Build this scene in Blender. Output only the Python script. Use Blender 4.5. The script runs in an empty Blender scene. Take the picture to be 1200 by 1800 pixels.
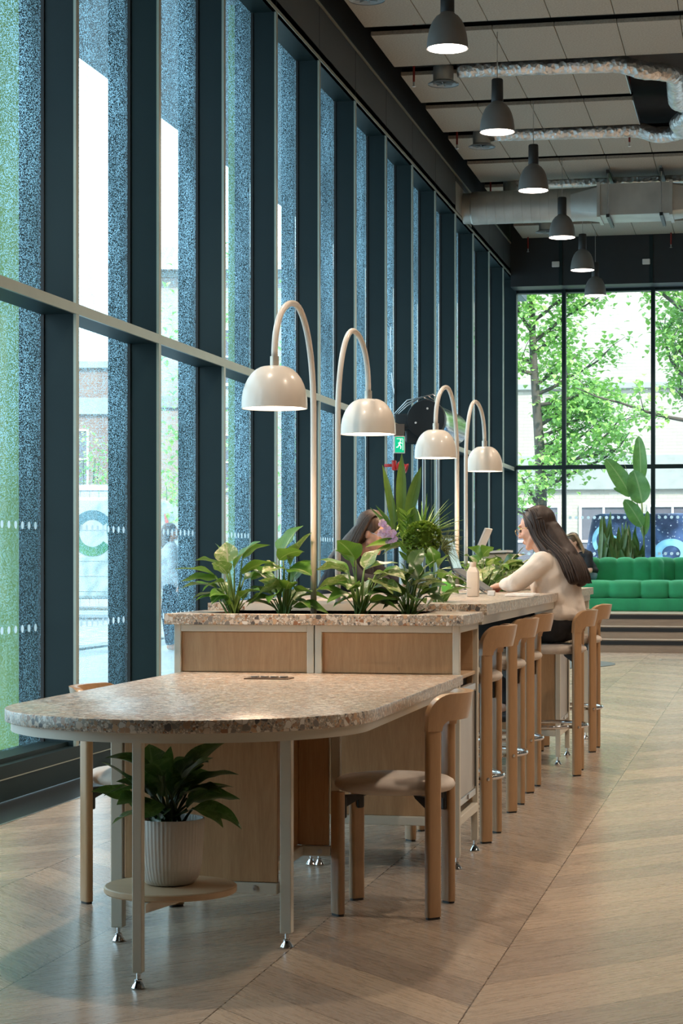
import bpy, bmesh, math, random
from mathutils import Vector, Matrix, noise as mnoise
PI = math.pi
random.seed(7)
SC = bpy.context.scene
COL = SC.collection

# ------------------------------------------------------------------ camera, sky, sun, exposure
H_CAM = 1.19
YAW = math.atan((1342 - 600) / 3600.0)
cam_d = bpy.data.cameras.new('camera')
cam_d.sensor_fit = 'VERTICAL'; cam_d.sensor_height = 36.0; cam_d.sensor_width = 24.0
cam_d.lens = 72.0; cam_d.shift_y = 85 / 1800.0; cam_d.shift_x = 0
cam_d.clip_start = 0.1; cam_d.clip_end = 400
cam = bpy.data.objects.new('camera', cam_d); COL.objects.link(cam)
cam.location = (0, 0, H_CAM); cam.rotation_euler = (PI / 2, 0, YAW)
SC.camera = cam
SC.view_settings.view_transform = 'Standard'; SC.view_settings.look = 'None'
SC.view_settings.gamma = 1.0; SC.view_settings.use_curve_mapping = False
SC.view_settings.exposure = 0.0

WORLD_STRENGTH = 3.8
w = bpy.data.worlds.new('sky'); SC.world = w; w.use_nodes = True
bg = w.node_tree.nodes['Background']
bg.inputs[0].default_value = (0.66, 0.87, 1.0, 1); bg.inputs[1].default_value = WORLD_STRENGTH

sun_d = bpy.data.lights.new('sun', 'SUN'); sun_d.energy = 6.0; sun_d.angle = 0.02; sun_d.color = (1, 0.95, 0.86)
sun = bpy.data.objects.new('sun', sun_d); COL.objects.link(sun)
sun.rotation_euler = Vector((-0.45, 0.62, -0.75)).to_track_quat('-Z', 'Y').to_euler()
SC.cycles.max_bounces = 8; SC.cycles.transparent_max_bounces = 16
SC.cycles.diffuse_bounces = 4; SC.cycles.glossy_bounces = 3; SC.cycles.transmission_bounces = 4
SC.cycles.sample_clamp_indirect = 6.0
SC.cycles.caustics_reflective = False; SC.cycles.caustics_refractive = False

PENDANT_W = 330.0; DESK_W = 40.0

def at(px, py, Y):
    """a point of the place that lies at distance Y along the hall, read off the photograph"""
    xc = (px - 600) / 3600.0; up = (985 - py) / 3600.0
    c, s = math.cos(YAW), math.sin(YAW)
    rx, ry = xc * c - s, xc * s + c
    t = Y / ry
    return Vector((rx * t, Y, H_CAM + up * t))

# ------------------------------------------------------------------ mesh helpers
class MB:
    def __init__(s): s.v = []; s.f = []; s.uv = []; s.hasuv = False; s.mi = []; s.m = 0
    def add(s, vs, fs, uvs=None):
        b = len(s.v); s.v += [tuple(x) for x in vs]
        for i, f in enumerate(fs):
            s.f.append([b + k for k in f]); s.mi.append(s.m)
            if uvs is not None: s.hasuv = True; s.uv.append(uvs[i])
            else: s.uv.append([(0, 0)] * len(f))
        return s
    def box(s, x0, x1, y0, y1, z0, z1, M=None):
        vs = [Vector(p) for p in ((x0,y0,z0),(x1,y0,z0),(x1,y1,z0),(x0,y1,z0),(x0,y0,z1),(x1,y0,z1),(x1,y1,z1),(x0,y1,z1))]
        if M: vs = [M @ v for v in vs]
        return s.add(vs, [(3,2,1,0),(4,5,6,7),(0,1,5,4),(1,2,6,5),(2,3,7,6),(3,0,4,7)])
    def bbox(s, x0, x1, y0, y1, z0, z1, r=0.004, M=None, seg=2):
        bm = bmesh.new(); bmesh.ops.create_cube(bm, size=1)
        for v in bm.verts:
            v.co = Vector(((x0+x1)/2 + v.co.x*(x1-x0), (y0+y1)/2 + v.co.y*(y1-y0), (z0+z1)/2 + v.co.z*(z1-z0)))
        r = min(r, abs(x1-x0)*.49, abs(y1-y0)*.49, abs(z1-z0)*.49)
        bmesh.ops.bevel(bm, geom=bm.edges[:], offset=r, segments=seg, profile=.5, affect='EDGES')
        if M: bm.transform(M)
        s.addbm(bm); return s
    def addbm(s, bm):
        bm.verts.index_update(); s.add([v.co for v in bm.verts], [[v.index for v in f.verts] for f in bm.faces]); bm.free()
    def lathe(s, prof, c=(0,0,0), n=32, M=None, wave=None, cap=True):
        vs = []
        for (r, z) in prof:
            for k in range(n):
                a = 2*PI*k/n; rr = r*(1+(wave(k, n) if wave else 0))
                p = Vector((rr*math.cos(a), rr*math.sin(a), z))
                if M: p = M @ p
                vs.append(p + Vector(c))
        fs = []
        for i in range(len(prof)-1):
            for k in range(n):
                a, b = i*n+k, i*n+(k+1) % n
                fs.append((a, b, b+n, a+n))
        if cap and prof[0][0] > 1e-5: fs.append(tuple(range(n))[::-1])
        if cap is True and prof[-1][0] > 1e-5: fs.append(tuple((len(prof)-1)*n+k for k in range(n)))
        return s.add(vs, fs)
    def tube(s, pts, r, n=10, cap=True, flat=None):
        pts = [Vector(p) for p in pts]
        rs = r if isinstance(r, (list, tuple)) else [r]*len(pts)
        vs = []; prev = None
        for i, p in enumerate(pts):
            t = (pts[min(i+1, len(pts)-1)] - pts[max(i-1, 0)])
            t = t.normalized() if t.length > 1e-9 else Vector((0,0,1))
            if prev is None:
                u = t.cross(Vector((0,0,1)))
                if u.length < .05: u = t.cross(Vector((0,1,0)))
                u.normalize()
            else:
                u = prev - t*prev.dot(t)
                u = u.normalized() if u.length > 1e-6 else t.orthogonal().normalized()
            prev = u; v_ = t.cross(u)
            for k in range(n):
                a = 2*PI*k/n
                vs.append(p + u*(rs[i]*math.cos(a)) + v_*(rs[i]*math.sin(a)*(flat or 1)))
        fs = []
        for i in range(len(pts)-1):
            for k in range(n):
                a, b = i*n+k, i*n+(k+1) % n
                fs.append((a, b, b+n, a+n))
        if cap: fs += [tuple(range(n))[::-1], tuple((len(pts)-1)*n+k for k in range(n))]
        return s.add(vs, fs)
    def prism(s, poly, z0, z1, M=None):
        n = len(poly)
        vs = [Vector((x, y, z0)) for x, y in poly] + [Vector((x, y, z1)) for x, y in poly]
        if M: vs = [M @ v for v in vs]
        return s.add(vs, [tuple(range(n))[::-1], tuple(range(n, 2*n))] + [(k, (k+1) % n, (k+1) % n+n, k+n) for k in range(n)])
    def build(s, name, mat, parent=None, smooth=False, kind=None, bevel=0, recalc=True):
        me = bpy.data.meshes.new(name); me.from_pydata(s.v, [], s.f)
        if s.hasuv:
            ul = me.uv_layers.new(name='UVMap'); i = 0
            for p, uvs in zip(me.polygons, s.uv):
                for k in range(p.loop_total): ul.data[p.loop_start+k].uv = uvs[k]
        for m in (mat if isinstance(mat, (list, tuple)) else [mat]): me.materials.append(m)
        for p, mi in zip(me.polygons, s.mi): p.material_index = mi
        if recalc and len(s.f) < 60000:
            bm = bmesh.new(); bm.from_mesh(me); bmesh.ops.recalc_face_normals(bm, faces=bm.faces); bm.to_mesh(me); bm.free()
        if smooth:
            me.shade_smooth() if smooth is True else me.shade_smooth()
            if smooth is not True:
                bm = bmesh.new(); bm.from_mesh(me)
                for e in bm.edges:
                    if len(e.link_faces) == 2 and e.calc_face_angle(0) > math.radians(smooth): e.smooth = False
                bm.to_mesh(me); bm.free()
        o = bpy.data.objects.new(name, me); COL.objects.link(o)
        if parent: o.parent = parent
        if bevel:
            m = o.modifiers.new('bevel', 'BEVEL'); m.width = bevel; m.segments = 2; m.limit_method = 'ANGLE'
        if kind: o['kind'] = kind
        return o

def tag(o, label, cat, group=None, kind=None):
    o['label'] = label; o['category'] = cat
    if group: o['group'] = group
    if kind: o['kind'] = kind
    return o
def empty(name, loc=(0,0,0), rz=0, label=None, cat=None, group=None, kind=None):
    o = bpy.data.objects.new(name, None); COL.objects.link(o); o.empty_display_size = .05
    o.location = loc; o.rotation_euler = (0, 0, rz)
    if label: tag(o, label, cat, group)
    if kind: o['kind'] = kind
    return o
def copy_tree(o, parent=None, skip=()):
    c = o.copy(); COL.objects.link(c)
    if parent: c.parent = parent
    for ch in list(o.children): copy_tree(ch, c)
    return c
def light(name, kind, loc, parent=None, **kw):
    d = bpy.data.lights.new(name, kind)
    for k, v in kw.items(): setattr(d, k, v)
    o = bpy.data.objects.new(name, d); COL.objects.link(o); o.location = loc
    if parent: o.parent = parent
    return o

# ------------------------------------------------------------------ material helpers
class NT:
    def __init__(s, name):
        s.m = bpy.data.materials.new(name); s.m.use_nodes = True
        s.nt = s.m.node_tree; s.n = s.nt.nodes; s.l = s.nt.links
        s.b = s.n['Principled BSDF']; s.out = s.n['Material Output']
    def new(s, t, **kw):
        x = s.n.new(t)
        for k, v in kw.items(): setattr(x, k, v)
        return x
    def put(s, sock, v):
        if isinstance(v, bpy.types.NodeSocket): s.l.new(v, sock)
        else: sock.default_value = v
    def math(s, op, a, b=0.0, c=0.0):
        x = s.new('ShaderNodeMath', operation=op)
        s.put(x.inputs[0], a); s.put(x.inputs[1], b); s.put(x.inputs[2], c)
        return x.outputs[0]
    def coord(s, which='Object'): return s.new('ShaderNodeTexCoord').outputs[which]
    def mapping(s, vec, scale=(1,1,1), rot=(0,0,0), loc=(0,0,0)):
        x = s.new('ShaderNodeMapping'); s.l.new(vec, x.inputs[0])
        x.inputs['Scale'].default_value = scale; x.inputs['Rotation'].default_value = rot; x.inputs['Location'].default_value = loc
        return x.outputs[0]
    def noise(s, vec, scale=5, detail=2, rough=.5, dist=0.0, out=0):
        x = s.new('ShaderNodeTexNoise'); s.l.new(vec, x.inputs['Vector'])
        x.inputs['Scale'].default_value = scale; x.inputs['Detail'].default_value = detail
        x.inputs['Roughness'].default_value = rough; x.inputs['Distortion'].default_value = dist
        return x.outputs[out]
    def ramp(s, fac, stops, interp='LINEAR'):
        x = s.new('ShaderNodeValToRGB'); x.color_ramp.interpolation = interp
        e = x.color_ramp.elements
        while len(e) < len(stops): e.new(.5)
        for k, (p, c) in enumerate(stops):
            e[k].position = p; e[k].color = (*c, 1) if len(c) == 3 else c
        s.put(x.inputs[0], fac); return x.outputs[0]
    def mix(s, fac, a, b, blend='MIX'):
        x = s.new('ShaderNodeMix', data_type='RGBA', blend_type=blend)
        s.put(x.inputs[0], fac)
        s.put(x.inputs[6], (*a, 1) if isinstance(a, tuple) and len(a) == 3 else a)
        s.put(x.inputs[7], (*b, 1) if isinstance(b, tuple) and len(b) == 3 else b)
        return x.outputs[2]
    def sep(s, vec):
        x = s.new('ShaderNodeSeparateXYZ'); s.l.new(vec, x.inputs[0]); return x.outputs
    def comb(s, a, b, c):
        x = s.new('ShaderNodeCombineXYZ'); s.put(x.inputs[0], a); s.put(x.inputs[1], b); s.put(x.inputs[2], c); return x.outputs[0]
    def bump(s, h, strength=.2, dist=.01):
        x = s.new('ShaderNodeBump'); x.inputs['Strength'].default_value = strength; x.inputs['Distance'].default_value = dist
        s.l.new(h, x.inputs['Height']); s.l.new(x.outputs[0], s.b.inputs['Normal'])
    def base(s, c): s.put(s.b.inputs['Base Color'], (*c, 1) if isinstance(c, tuple) and len(c) == 3 else c)
    def rough(s, r): s.put(s.b.inputs['Roughness'], r)

def simple(name, col, rough=.5, metal=0.0, var=.08, scale=6, bump=0, bscale=80, coat=0, sheen=0, trans=0):
    t = NT(name); co = t.coord()
    n = t.noise(co, scale, 3)
    lo = tuple(c*(1-var) for c in col); hi = tuple(min(1, c*(1+var)) for c in col)
    t.base(t.ramp(n, [(.3, lo), (.7, hi)])); t.rough(rough); t.b.inputs['Metallic'].default_value = metal
    if coat: t.b.inputs['Coat Weight'].default_value = coat
    if sheen: t.b.inputs['Sheen Weight'].default_value = sheen
    if trans: t.b.inputs['Subsurface Weight'].default_value = trans
    if bump: t.bump(t.noise(co, bscale, 3), bump, .004)
    return t.m
def emit(name, col, strength):
    t = NT(name); t.base((.8, .8, .8)); t.b.inputs['Emission Color'].default_value = (*col, 1)
    t.b.inputs['Emission Strength'].default_value = strength; return t.m

M = {}
def wood(name, c0, c1, axis='Z', knots=False, rough=.45, sc=1.0, coat=0):
    t = NT(name); co = t.coord()
    st = {'Z': (14, 14, 1.1), 'X': (1.1, 14, 14), 'Y': (14, 1.1, 14)}[axis]
    mp = t.mapping(co, tuple(k*sc for k in st))
    big = t.noise(co, 2.2*sc, 2, .5)
    a = t.noise(mp, 1.4 if knots else 2.0, 5, .6, 2.2 if knots else .4)
    fine = t.noise(t.mapping(co, tuple(k*6*sc for k in st)), 3.0, 2, .6)
    f = t.math('ADD', t.math('MULTIPLY', a, .65), t.math('MULTIPLY', fine, .35))
    c = t.ramp(f, [(.3, c0), (.7, c1)])
    c = t.mix(t.math('MULTIPLY', big, .25), c, tuple(k*.8 for k in c0))
    if knots:
        v = t.new('ShaderNodeTexVoronoi'); q_ = t.sep(co); t.l.new(t.comb(t.math('MULTIPLY', t.math('ADD', q_[0], q_[1]), 3.4), 0.0, t.math('MULTIPLY', q_[2], 3.0)), v.inputs['Vector']); v.inputs['Scale'].default_value = 1.5
        k = t.ramp(v.outputs['Distance'], [(.03, (0,0,0)), (.085, (1,1,1))])
        c = t.mix(k, tuple(q*.28 for q in c0), c)
    t.base(c); t.rough(rough)
    if coat: t.b.inputs['Coat Weight'].default_value = coat
    t.bump(fine, .05, .002)
    return t.m
M['beech'] = wood('beech bentwood', (.37,.215,.105), (.48,.30,.16), 'Z', rough=.35, coat=.25)
M['oak'] = wood('knotty oak veneer', (.42,.245,.12), (.60,.385,.215), 'Z', knots=True, rough=.4)
M['oak_dull'] = wood('oak shelf', (.50,.34,.2), (.6,.43,.27), 'X', rough=.5)
M['cream_metal'] = simple('cream powder coated steel', (.64,.61,.52), .4, var=.02)
M['lamp_cream'] = simple('cream gloss lamp enamel', (.80,.73,.64), .28, var=.02, coat=.3)
M['chrome'] = simple('chrome', (.75,.76,.78), .12, 1.0, var=.05)
M['steel'] = simple('brushed steel', (.6,.6,.6), .3, 1.0)
M['galv'] = simple('galvanised duct steel', (.50,.50,.47), .42, .6, var=.12, scale=4)
M['black_metal'] = simple('black metal', (.012,.013,.014), .4, .0)
M['frame_dark'] = simple('dark teal powder coated frame', (.006,.018,.021), .5, 0, var=.05)
M['frame_dark'].node_tree.nodes['Principled BSDF'].inputs['Specular IOR Level'].default_value = .28
M['frame_edge'] = simple('frame edge with painted light', (.34,.36,.30), .35, .3, var=.04)  # paler than the frame: light on the room-side faces put into the colour
M['fascia'] = simple('dark grey fascia panel', (.045,.050,.052), .5, 0, var=.06)
M['black'] = simple('black paint', (.010,.011,.012), .6)
M['header'] = simple('near black header board', (.017,.021,.025), .5)
M['fabric'] = simple('oatmeal seat fabric', (.60,.54,.48), .9, 0, var=.06, scale=30, bump=.15, bscale=600, sheen=.2)
M['plastic_black'] = simple('black rubber', (.02,.02,.02), .5)
M['white_pl'] = simple('white plastic', (.75,.74,.72), .4, var=.02)
M['panel_ceil'] = None
# wood wool ceiling board
t = NT('wood wool ceiling board'); co = t.coord()
n1 = t.noise(co, 60, 3, .7); n2 = t.noise(co, 1.3, 2)
t.base(t.mix(t.math('MULTIPLY', n2, .3), t.ramp(n1, [(.3, (.30,.27,.22)), (.7, (.46,.42,.35))]), (.34,.30,.25))); t.rough(.95); t.bump(n1, .4, .004); M['panel_ceil'] = t.m

# terrazzo
t = NT('terrazzo'); co = t.coord()
def chips(scale, thr, edge):
    v = t.new('ShaderNodeTexVoronoi'); t.l.new(co, v.inputs['Vector']); v.inputs['Scale'].default_value = scale; v.inputs['Randomness'].default_value = 1
    e = t.new('ShaderNodeTexVoronoi', feature='DISTANCE_TO_EDGE'); t.l.new(co, e.inputs['Vector']); e.inputs['Scale'].default_value = scale
    r = t.sep(v.outputs['Color'])
    m = t.math('MULTIPLY', t.math('GREATER_THAN', r[0], thr), t.math('GREATER_THAN', e.outputs['Distance'], edge))
    c = t.ramp(r[1], [(0, (.62,.52,.42)), (.18, (.30,.14,.07)), (.30, (.66,.60,.52)), (.45, (.42,.27,.17)), (.58, (.10,.09,.085)), (.66, (.55,.36,.22)), (.78, (.72,.68,.62)), (.90, (.22,.20,.18))], 'CONSTANT')
    return m, c
m1, c1 = chips(60, .56, .05); m2, c2 = chips(150, .45, .09); m3, c3 = chips(300, .68, .1)
base = t.ramp(t.noise(co, 20, 3), [(.3, (.31,.275,.225)), (.7, (.40,.355,.29))])
c = t.mix(m3, base, c3); c = t.mix(m2, c, c2); c = t.mix(m1, c, c1)
t.base(c); t.rough(.29); t.b.inputs['Specular IOR Level'].default_value = .55; M['terrazzo'] = t.m

# chevron oak floor
t = NT('chevron oak floor'); co = t.coord(); x, y, z = t.sep(co)
W_ = .65; PW = .285
cx = t.math('DIVIDE', t.math('ADD', x, .77 + 40*W_), W_)
ci = t.math('FLOOR', cx); fx = t.math('MULTIPLY', t.math('FRACT', cx), W_)
par = t.math('MODULO', ci, 2.0)
sg = t.math('SUBTRACT', 1.0, t.math('MULTIPLY', par, 2.0))       # +1 / -1
off = t.math('MULTIPLY', t.math('MULTIPLY', fx, sg), -1.1)
v = t.math('ADD', y, t.math('ADD', off, t.math('MULTIPLY', par, -W_*1.1)))
vi = t.math('DIVIDE', v, PW); pi_ = t.math('FLOOR', vi); fv = t.math('FRACT', vi)
wn = t.new('ShaderNodeTexWhiteNoise', noise_dimensions='3D'); t.l.new(t.comb(ci, pi_, 0.0), wn.inputs['Vector'])
rnd = wn.outputs['Value']; 
along = t.math('MULTIPLY', fx, 1.45)
gv = t.comb(t.math('ADD', along, t.math('MULTIPLY', rnd, 37.0)), t.math('MULTIPLY', fv, PW*.67), t.math('MULTIPLY', rnd, 11.0))
g1 = t.noise(t.mapping(gv, (1.6, 16, 1)), 2.4, 5, .62, 1.6)
g2 = t.noise(t.mapping(gv, (4, 60, 1)), 2.5, 2, .6)
g = t.math('ADD', t.math('MULTIPLY', g1, .6), t.math('MULTIPLY', g2, .4))
c = t.ramp(g, [(.28, (.325,.255,.197)), (.5, (.385,.310,.243)), (.72, (.43,.352,.28))])
c = t.mix(1.0, c, t.ramp(rnd, [(0, (.74,.73,.74)), (.5, (.94,.93,.92)), (1, (1.15,1.12,1.06))]), 'MULTIPLY')
seam = t.math('ADD', t.math('LESS_THAN', fx, .004), t.math('LESS_THAN', fv, .013))
c = t.mix(t.math('MINIMUM', seam, 1.0), c, (.085,.058,.04))
t.base(c); t.rough(t.math('ADD', t.math('MULTIPLY', g, .05), .25)); t.b.inputs['Specular IOR Level'].default_value = .6
M['floor'] = t.m

# rain spotted glass
def glassmat(name, tint=(.86,.93,.92), drops=.80, cover=(.515,.56), scale=1.0, streak=True):
    t = NT(name); t.n.remove(t.b); co = t.coord()
    tr = t.new('ShaderNodeBsdfTransparent'); tr.inputs[0].default_value = (*tint, 1)
    gl = t.new('ShaderNodeBsdfGlossy'); gl.inputs['Roughness'].default_value = .02; gl.inputs[0].default_value = (.9,.95,1,1)
    fr = t.new('ShaderNodeFresnel'); fr.inputs[0].default_value = 1.25
    m1 = t.new('ShaderNodeMixShader'); t.l.new(t.math('MULTIPLY', fr.outputs[0], .6), m1.inputs[0]); t.l.new(tr.outputs[0], m1.inputs[1]); t.l.new(gl.outputs[0], m1.inputs[2])
    last = m1.outputs[0]
    if drops:
        tl = t.new('ShaderNodeBsdfTranslucent'); tl.inputs[0].default_value = (.40,.68,.82,1)
        p = t.mapping(co, (scale, scale*.42, scale))
        n = t.noise(p, 190, 0, .5)
        f = t.ramp(n, [(cover[0], (0,0,0)), (cover[1], (1,1,1))])
        if streak:
            s_ = t.noise(t.mapping(co, (9, 4, .35)), 3, 3, .6)
            big = t.noise(co, 1.1, 2)
            f = t.math('MULTIPLY', f, t.ramp(s_, [(.30, (.7,.7,.7)), (.62, (1,1,1))]))
            f = t.math('ADD', t.math('MULTIPLY', f, t.ramp(big, [(.3, (.45,.45,.45)), (.65, (1,1,1))])), t.math('MULTIPLY', s_, .03))
        z_ = t.sep(co)[2]
        if streak: f = t.math('MULTIPLY', f, t.ramp(t.math('MULTIPLY', z_, .25), [(.05, (.35,.35,.35)), (.60, (1,1,1))]))
        f = t.math('MULTIPLY', f, drops)
        m2 = t.new('ShaderNodeMixShader'); t.l.new(f, m2.inputs[0]); t.l.new(last, m2.inputs[1]); t.l.new(tl.outputs[0], m2.inputs[2]); last = m2.outputs[0]
    t.l.new(last, t.out.inputs[0]); return t.m
M['glass_wet'] = glassmat('rain spotted window glass')
M['glass_clear'] = glassmat('clear window glass', drops=.10, cover=(.60,.64), streak=False, tint=(.93,.97,.96))
M['glass_plain'] = glassmat('plain thin glass', drops=0, tint=(.93,.97,.97))
t = NT('etched white dots'); t.base(t.ramp(t.noise(t.coord(), 30, 2), [(0, (.75,.82,.85)), (1, (.85,.9,.92))])); t.rough(.6)
tl = t.new('ShaderNodeBsdfTranslucent'); tl.inputs[0].default_value = (.6,.72,.78,1)
mx = t.new('ShaderNodeMixShader'); mx.inputs[0].default_value = .6; t.l.new(t.b.outputs[0], mx.inputs[1]); t.l.new(tl.outputs[0], mx.inputs[2]); t.l.new(mx.outputs[0], t.out.inputs[0]); M['dots'] = t.m

def leafmat(name, c0, c1, vein=(.5,.6,.3), varieg=0, rough=.30, veinw=.035, thin=.22):
    t = NT(name); uv = t.coord('UV'); u, v, _ = t.sep(uv)
    co = t.coord()
    d = t.math('ABSOLUTE', t.math('SUBTRACT', u, .5))
    ribs = t.math('SINE', t.math('MULTIPLY', t.math('SUBTRACT', v, t.math('MULTIPLY', d, .5)), 90))
    n = t.noise(co, 14, 3)
    c = t.ramp(n, [(.3, c0), (.7, c1)])
    c = t.mix(t.math('MULTIPLY', t.math('GREATER_THAN', ribs, .8), .18), c, tuple(k*1.6 for k in c1))
    if varieg:
        p = t.noise(t.mapping(co, (1, 1, 1)), 38, 4, .7, .6)
        c = t.mix(t.math('MULTIPLY', t.ramp(p, [(.50, (0,0,0)), (.58, (1,1,1))]), varieg), c, vein)
    c = t.mix(t.math('LESS_THAN', d, veinw), c, tuple(k*.8 for k in vein))
    t.base(c); t.rough(rough)
    tl = t.new('ShaderNodeBsdfTranslucent'); t.l.new(t.mix(.5, c, (.35,.6,.08)), tl.inputs[0])
    mx = t.new('ShaderNodeMixShader'); mx.inputs[0].default_value = thin
    t.l.new(t.b.outputs[0], mx.inputs[1]); t.l.new(tl.outputs[0], mx.inputs[2]); t.l.new(mx.outputs[0], t.out.inputs[0])
    return t.m
M['leaf'] = leafmat('fresh green leaf', (.045,.135,.016), (.10,.235,.035), (.30,.42,.16))
M['leaf_pale'] = leafmat('cream variegated leaf', (.12,.20,.05), (.2,.30,.10), (.52,.52,.34), varieg=.8)
M['leaf_dark'] = leafmat('dark green leaf', (.018,.055,.014), (.04,.10,.022), (.12,.2,.08), thin=.12)
M['leaf_aglao'] = leafmat('dark speckled leaf', (.012,.04,.014), (.025,.075,.022), (.10,.17,.07), varieg=.7)
M['leaf_big'] = leafmat('bird of paradise leaf', (.055,.16,.05), (.10,.25,.08), (.25,.40,.18))
M['leaf_snake'] = leafmat('snake plant leaf', (.05,.12,.035), (.12,.20,.07), (.14,.2,.08), varieg=.1, thin=.06)
M['leaf_sword'] = leafmat('broad blade leaf', (.05,.12,.03), (.09,.18,.05), (.12,.22,.07), thin=.08)
M['leaf_tree'] = leafmat('spring tree leaf', (.24,.48,.10), (.42,.68,.22), (.5,.7,.3), veinw=0)
M['leaf_hydr'] = leafmat('green hydrangea petal', (.12,.20,.02), (.21,.31,.04), (.3,.4,.1), veinw=0)
M['petal'] = leafmat('lilac orchid petal', (.50,.22,.52), (.72,.46,.72), (.85,.75,.88), rough=.6)
M['stem'] = simple('green stem', (.12,.22,.05), .5)
M['stem_dark'] = simple('dark stem', (.05,.09,.03), .5)
M['soil'] = simple('potting soil', (.03,.02,.014), .95, bump=.5)
M['rust_liner'] = simple('terracotta coloured trough lining', (.30,.12,.06), .7)
M['velvet'] = None
t = NT('green velvet'); lw = t.new('ShaderNodeLayerWeight'); lw.inputs[0].default_value = .35
co = t.coord(); n = t.noise(co, 5, 3)
t.base(t.ramp(n, [(.3, (.008,.23,.095)), (.7, (.014,.31,.13))])); t.rough(.75); t.b.inputs['Sheen Weight'].default_value = .6
t.b.inputs['Sheen Tint'].default_value = (.35,.9,.55,1); M['velvet'] = t.m

# ================================================================== THE ROOM
XI, XG, MT = -3.67, -3.87, .045
Y0, DY = 10.645, 1.56
YB = 30.76
ZT, ZH = 2.59, 5.41
fl = MB().box(-3.35, 7, -4, 26.64, -.1, 0).build('floor', M['floor'], kind='structure')
t = NT('linear floor grille'); co = t.coord(); x, y, z = t.sep(co)
g = t.math('FRACT', t.math('MULTIPLY', x, 55)); t.base(t.ramp(g, [(.45, (.006,.007,.008)), (.55, (.05,.06,.065))], 'CONSTANT')); t.rough(.35); t.b.inputs['Metallic'].default_value = .4
t.bump(g, .5, .004); M['grille'] = t.m
gr = MB().box(-3.67, -3.362, -4, 26.64, -.1, -.004).build('floor_grille', M['grille'])
tag(gr, 'long black linear floor grille running along the foot of the glass wall', 'floor grille')
MB().box(-3.362, -3.35, -4, 26.64, -.1, .003).build('trim_1', M['steel'], kind='structure')

def dots_mesh(pts, r, nrm):
    mb = MB()
    for p in pts:
        vs = []
        for k in range(14):
            a = 2*PI*k/14
            vs.append((p[0], p[1]+r*math.cos(a), p[2]+r*math.sin(a)) if nrm == 'x' else (p[0]+r*math.cos(a), p[1], p[2]+r*math.sin(a)))
        mb.add(vs, [tuple(range(14))])
    return mb

def window_bay(n, ya, yb):
    """one bay of the glass wall: glass between ya and yb, fin standing at yb"""
    e = empty(f'window_{n}', (XI, ya, 0), kind='structure')
    def P(mb, name, mat, **kw):
        o = mb.build(name, mat, e, **kw); o.location = (-XI, -ya, 0); return o
    P(MB().box(XG, XI-.004, yb, yb+MT, .0, ZH), 'mullion', M['frame_dark'])
    P(MB().box(XI-.016, XI, yb-.002, yb+MT+.002, .176, ZH), 'nose_lit_face', M['frame_edge'])  # thin face in the paler tone, painting light on the fin's inner edge
    P(MB().box(XG-.004, XG+.018, yb-.012, yb, .18, ZH), 'glazing_bead', M['black'])
    P(MB().box(-4.0, XG-.02, yb, yb+MT, 0, 5.5), 'outer_fin', M['frame_dark'])
    P(MB().box(XG, XI-.004, ya+MT, yb, ZT-.055, ZT), 'transom', M['frame_dark'])
    P(MB().box(XI-.012, XI+.002, ya, yb, ZT-.056, ZT+.001), 'transom_lit_face', M['frame_edge'])  # transom front coloured pale to stand for the light on it
    P(MB().box(XG-.03, XI, ya, yb, 0, .176).box(XG-.03, XI-.05, ya, yb, .17, .2), 'sill', M['frame_dark'])
    P(MB().box(XI-.004, XI+.003, ya, yb, .106, .111), 'sill_line', M['frame_edge'])
    P(MB().box(XG-.03, XI, ya, yb, ZH, ZH+.09), 'head', M['frame_dark'])
    for nm, z0, z1 in (('lower_pane', .19, ZT-.03), ('upper_pane', ZT-.02, ZH)):
        P(MB().add([(XG, ya+MT, z0), (XG, yb, z0), (XG, yb, z1), (XG, ya+MT, z1)], [(0,1,2,3)]), nm, M['glass_wet'], recalc=False)
    ys = [ya + .06 + .1*k for k in range(int((yb-ya-.05)/.1))]
    P(dots_mesh([(XG+.003, y, z) for y in ys for z in (1.378, .825)], .021, 'x'), 'safety_dots', M['dots'], recalc=False)
    return e
n = 0
for k in range(-3, 14):
    yb = Y0 + DY*k if k < 13 else YB-.05
    ya = Y0 + DY*(k-1)
    if yb - ya < .4: continue
    n += 1
    wb = window_bay(n, ya, yb)
    if k == 7:
        m = MB()
        for (zc, a0, a1, yc, r) in ((3.55, 150, 215, yb-.02, .20), (3.25, 195, 250, yb+.1, .26), (2.95, 195, 250, yb+.1, .34)):
            pts = [(math.radians(a0+(a1-a0)*q/10)) for q in range(11)]
            vs = [(XG+.004, yc-.35+ (r+.0)*(-math.cos(a))*-1 if False else yc + r*math.cos(a), zc + r*math.sin(a)) for a in pts] + [(XG+.004, yc + (r+.05)*math.cos(a), zc + (r+.05)*math.sin(a)) for a in pts]
            m.add(vs, [(q, q+1, q+12, q+11) for q in range(10)])
        o = m.build('vinyl_lettering', M['dots'], wb, recalc=False); o.location = (-XI, -ya, 0)
MB().box(-3.95, -3.67, -4.4, 4.40, 0, 5.5).build('wall_light_blocker', simple('dark light blocking wall', (.03,.035,.038), .6), kind='structure')  # unseen solid wall added to block window light from behind the camera
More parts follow.
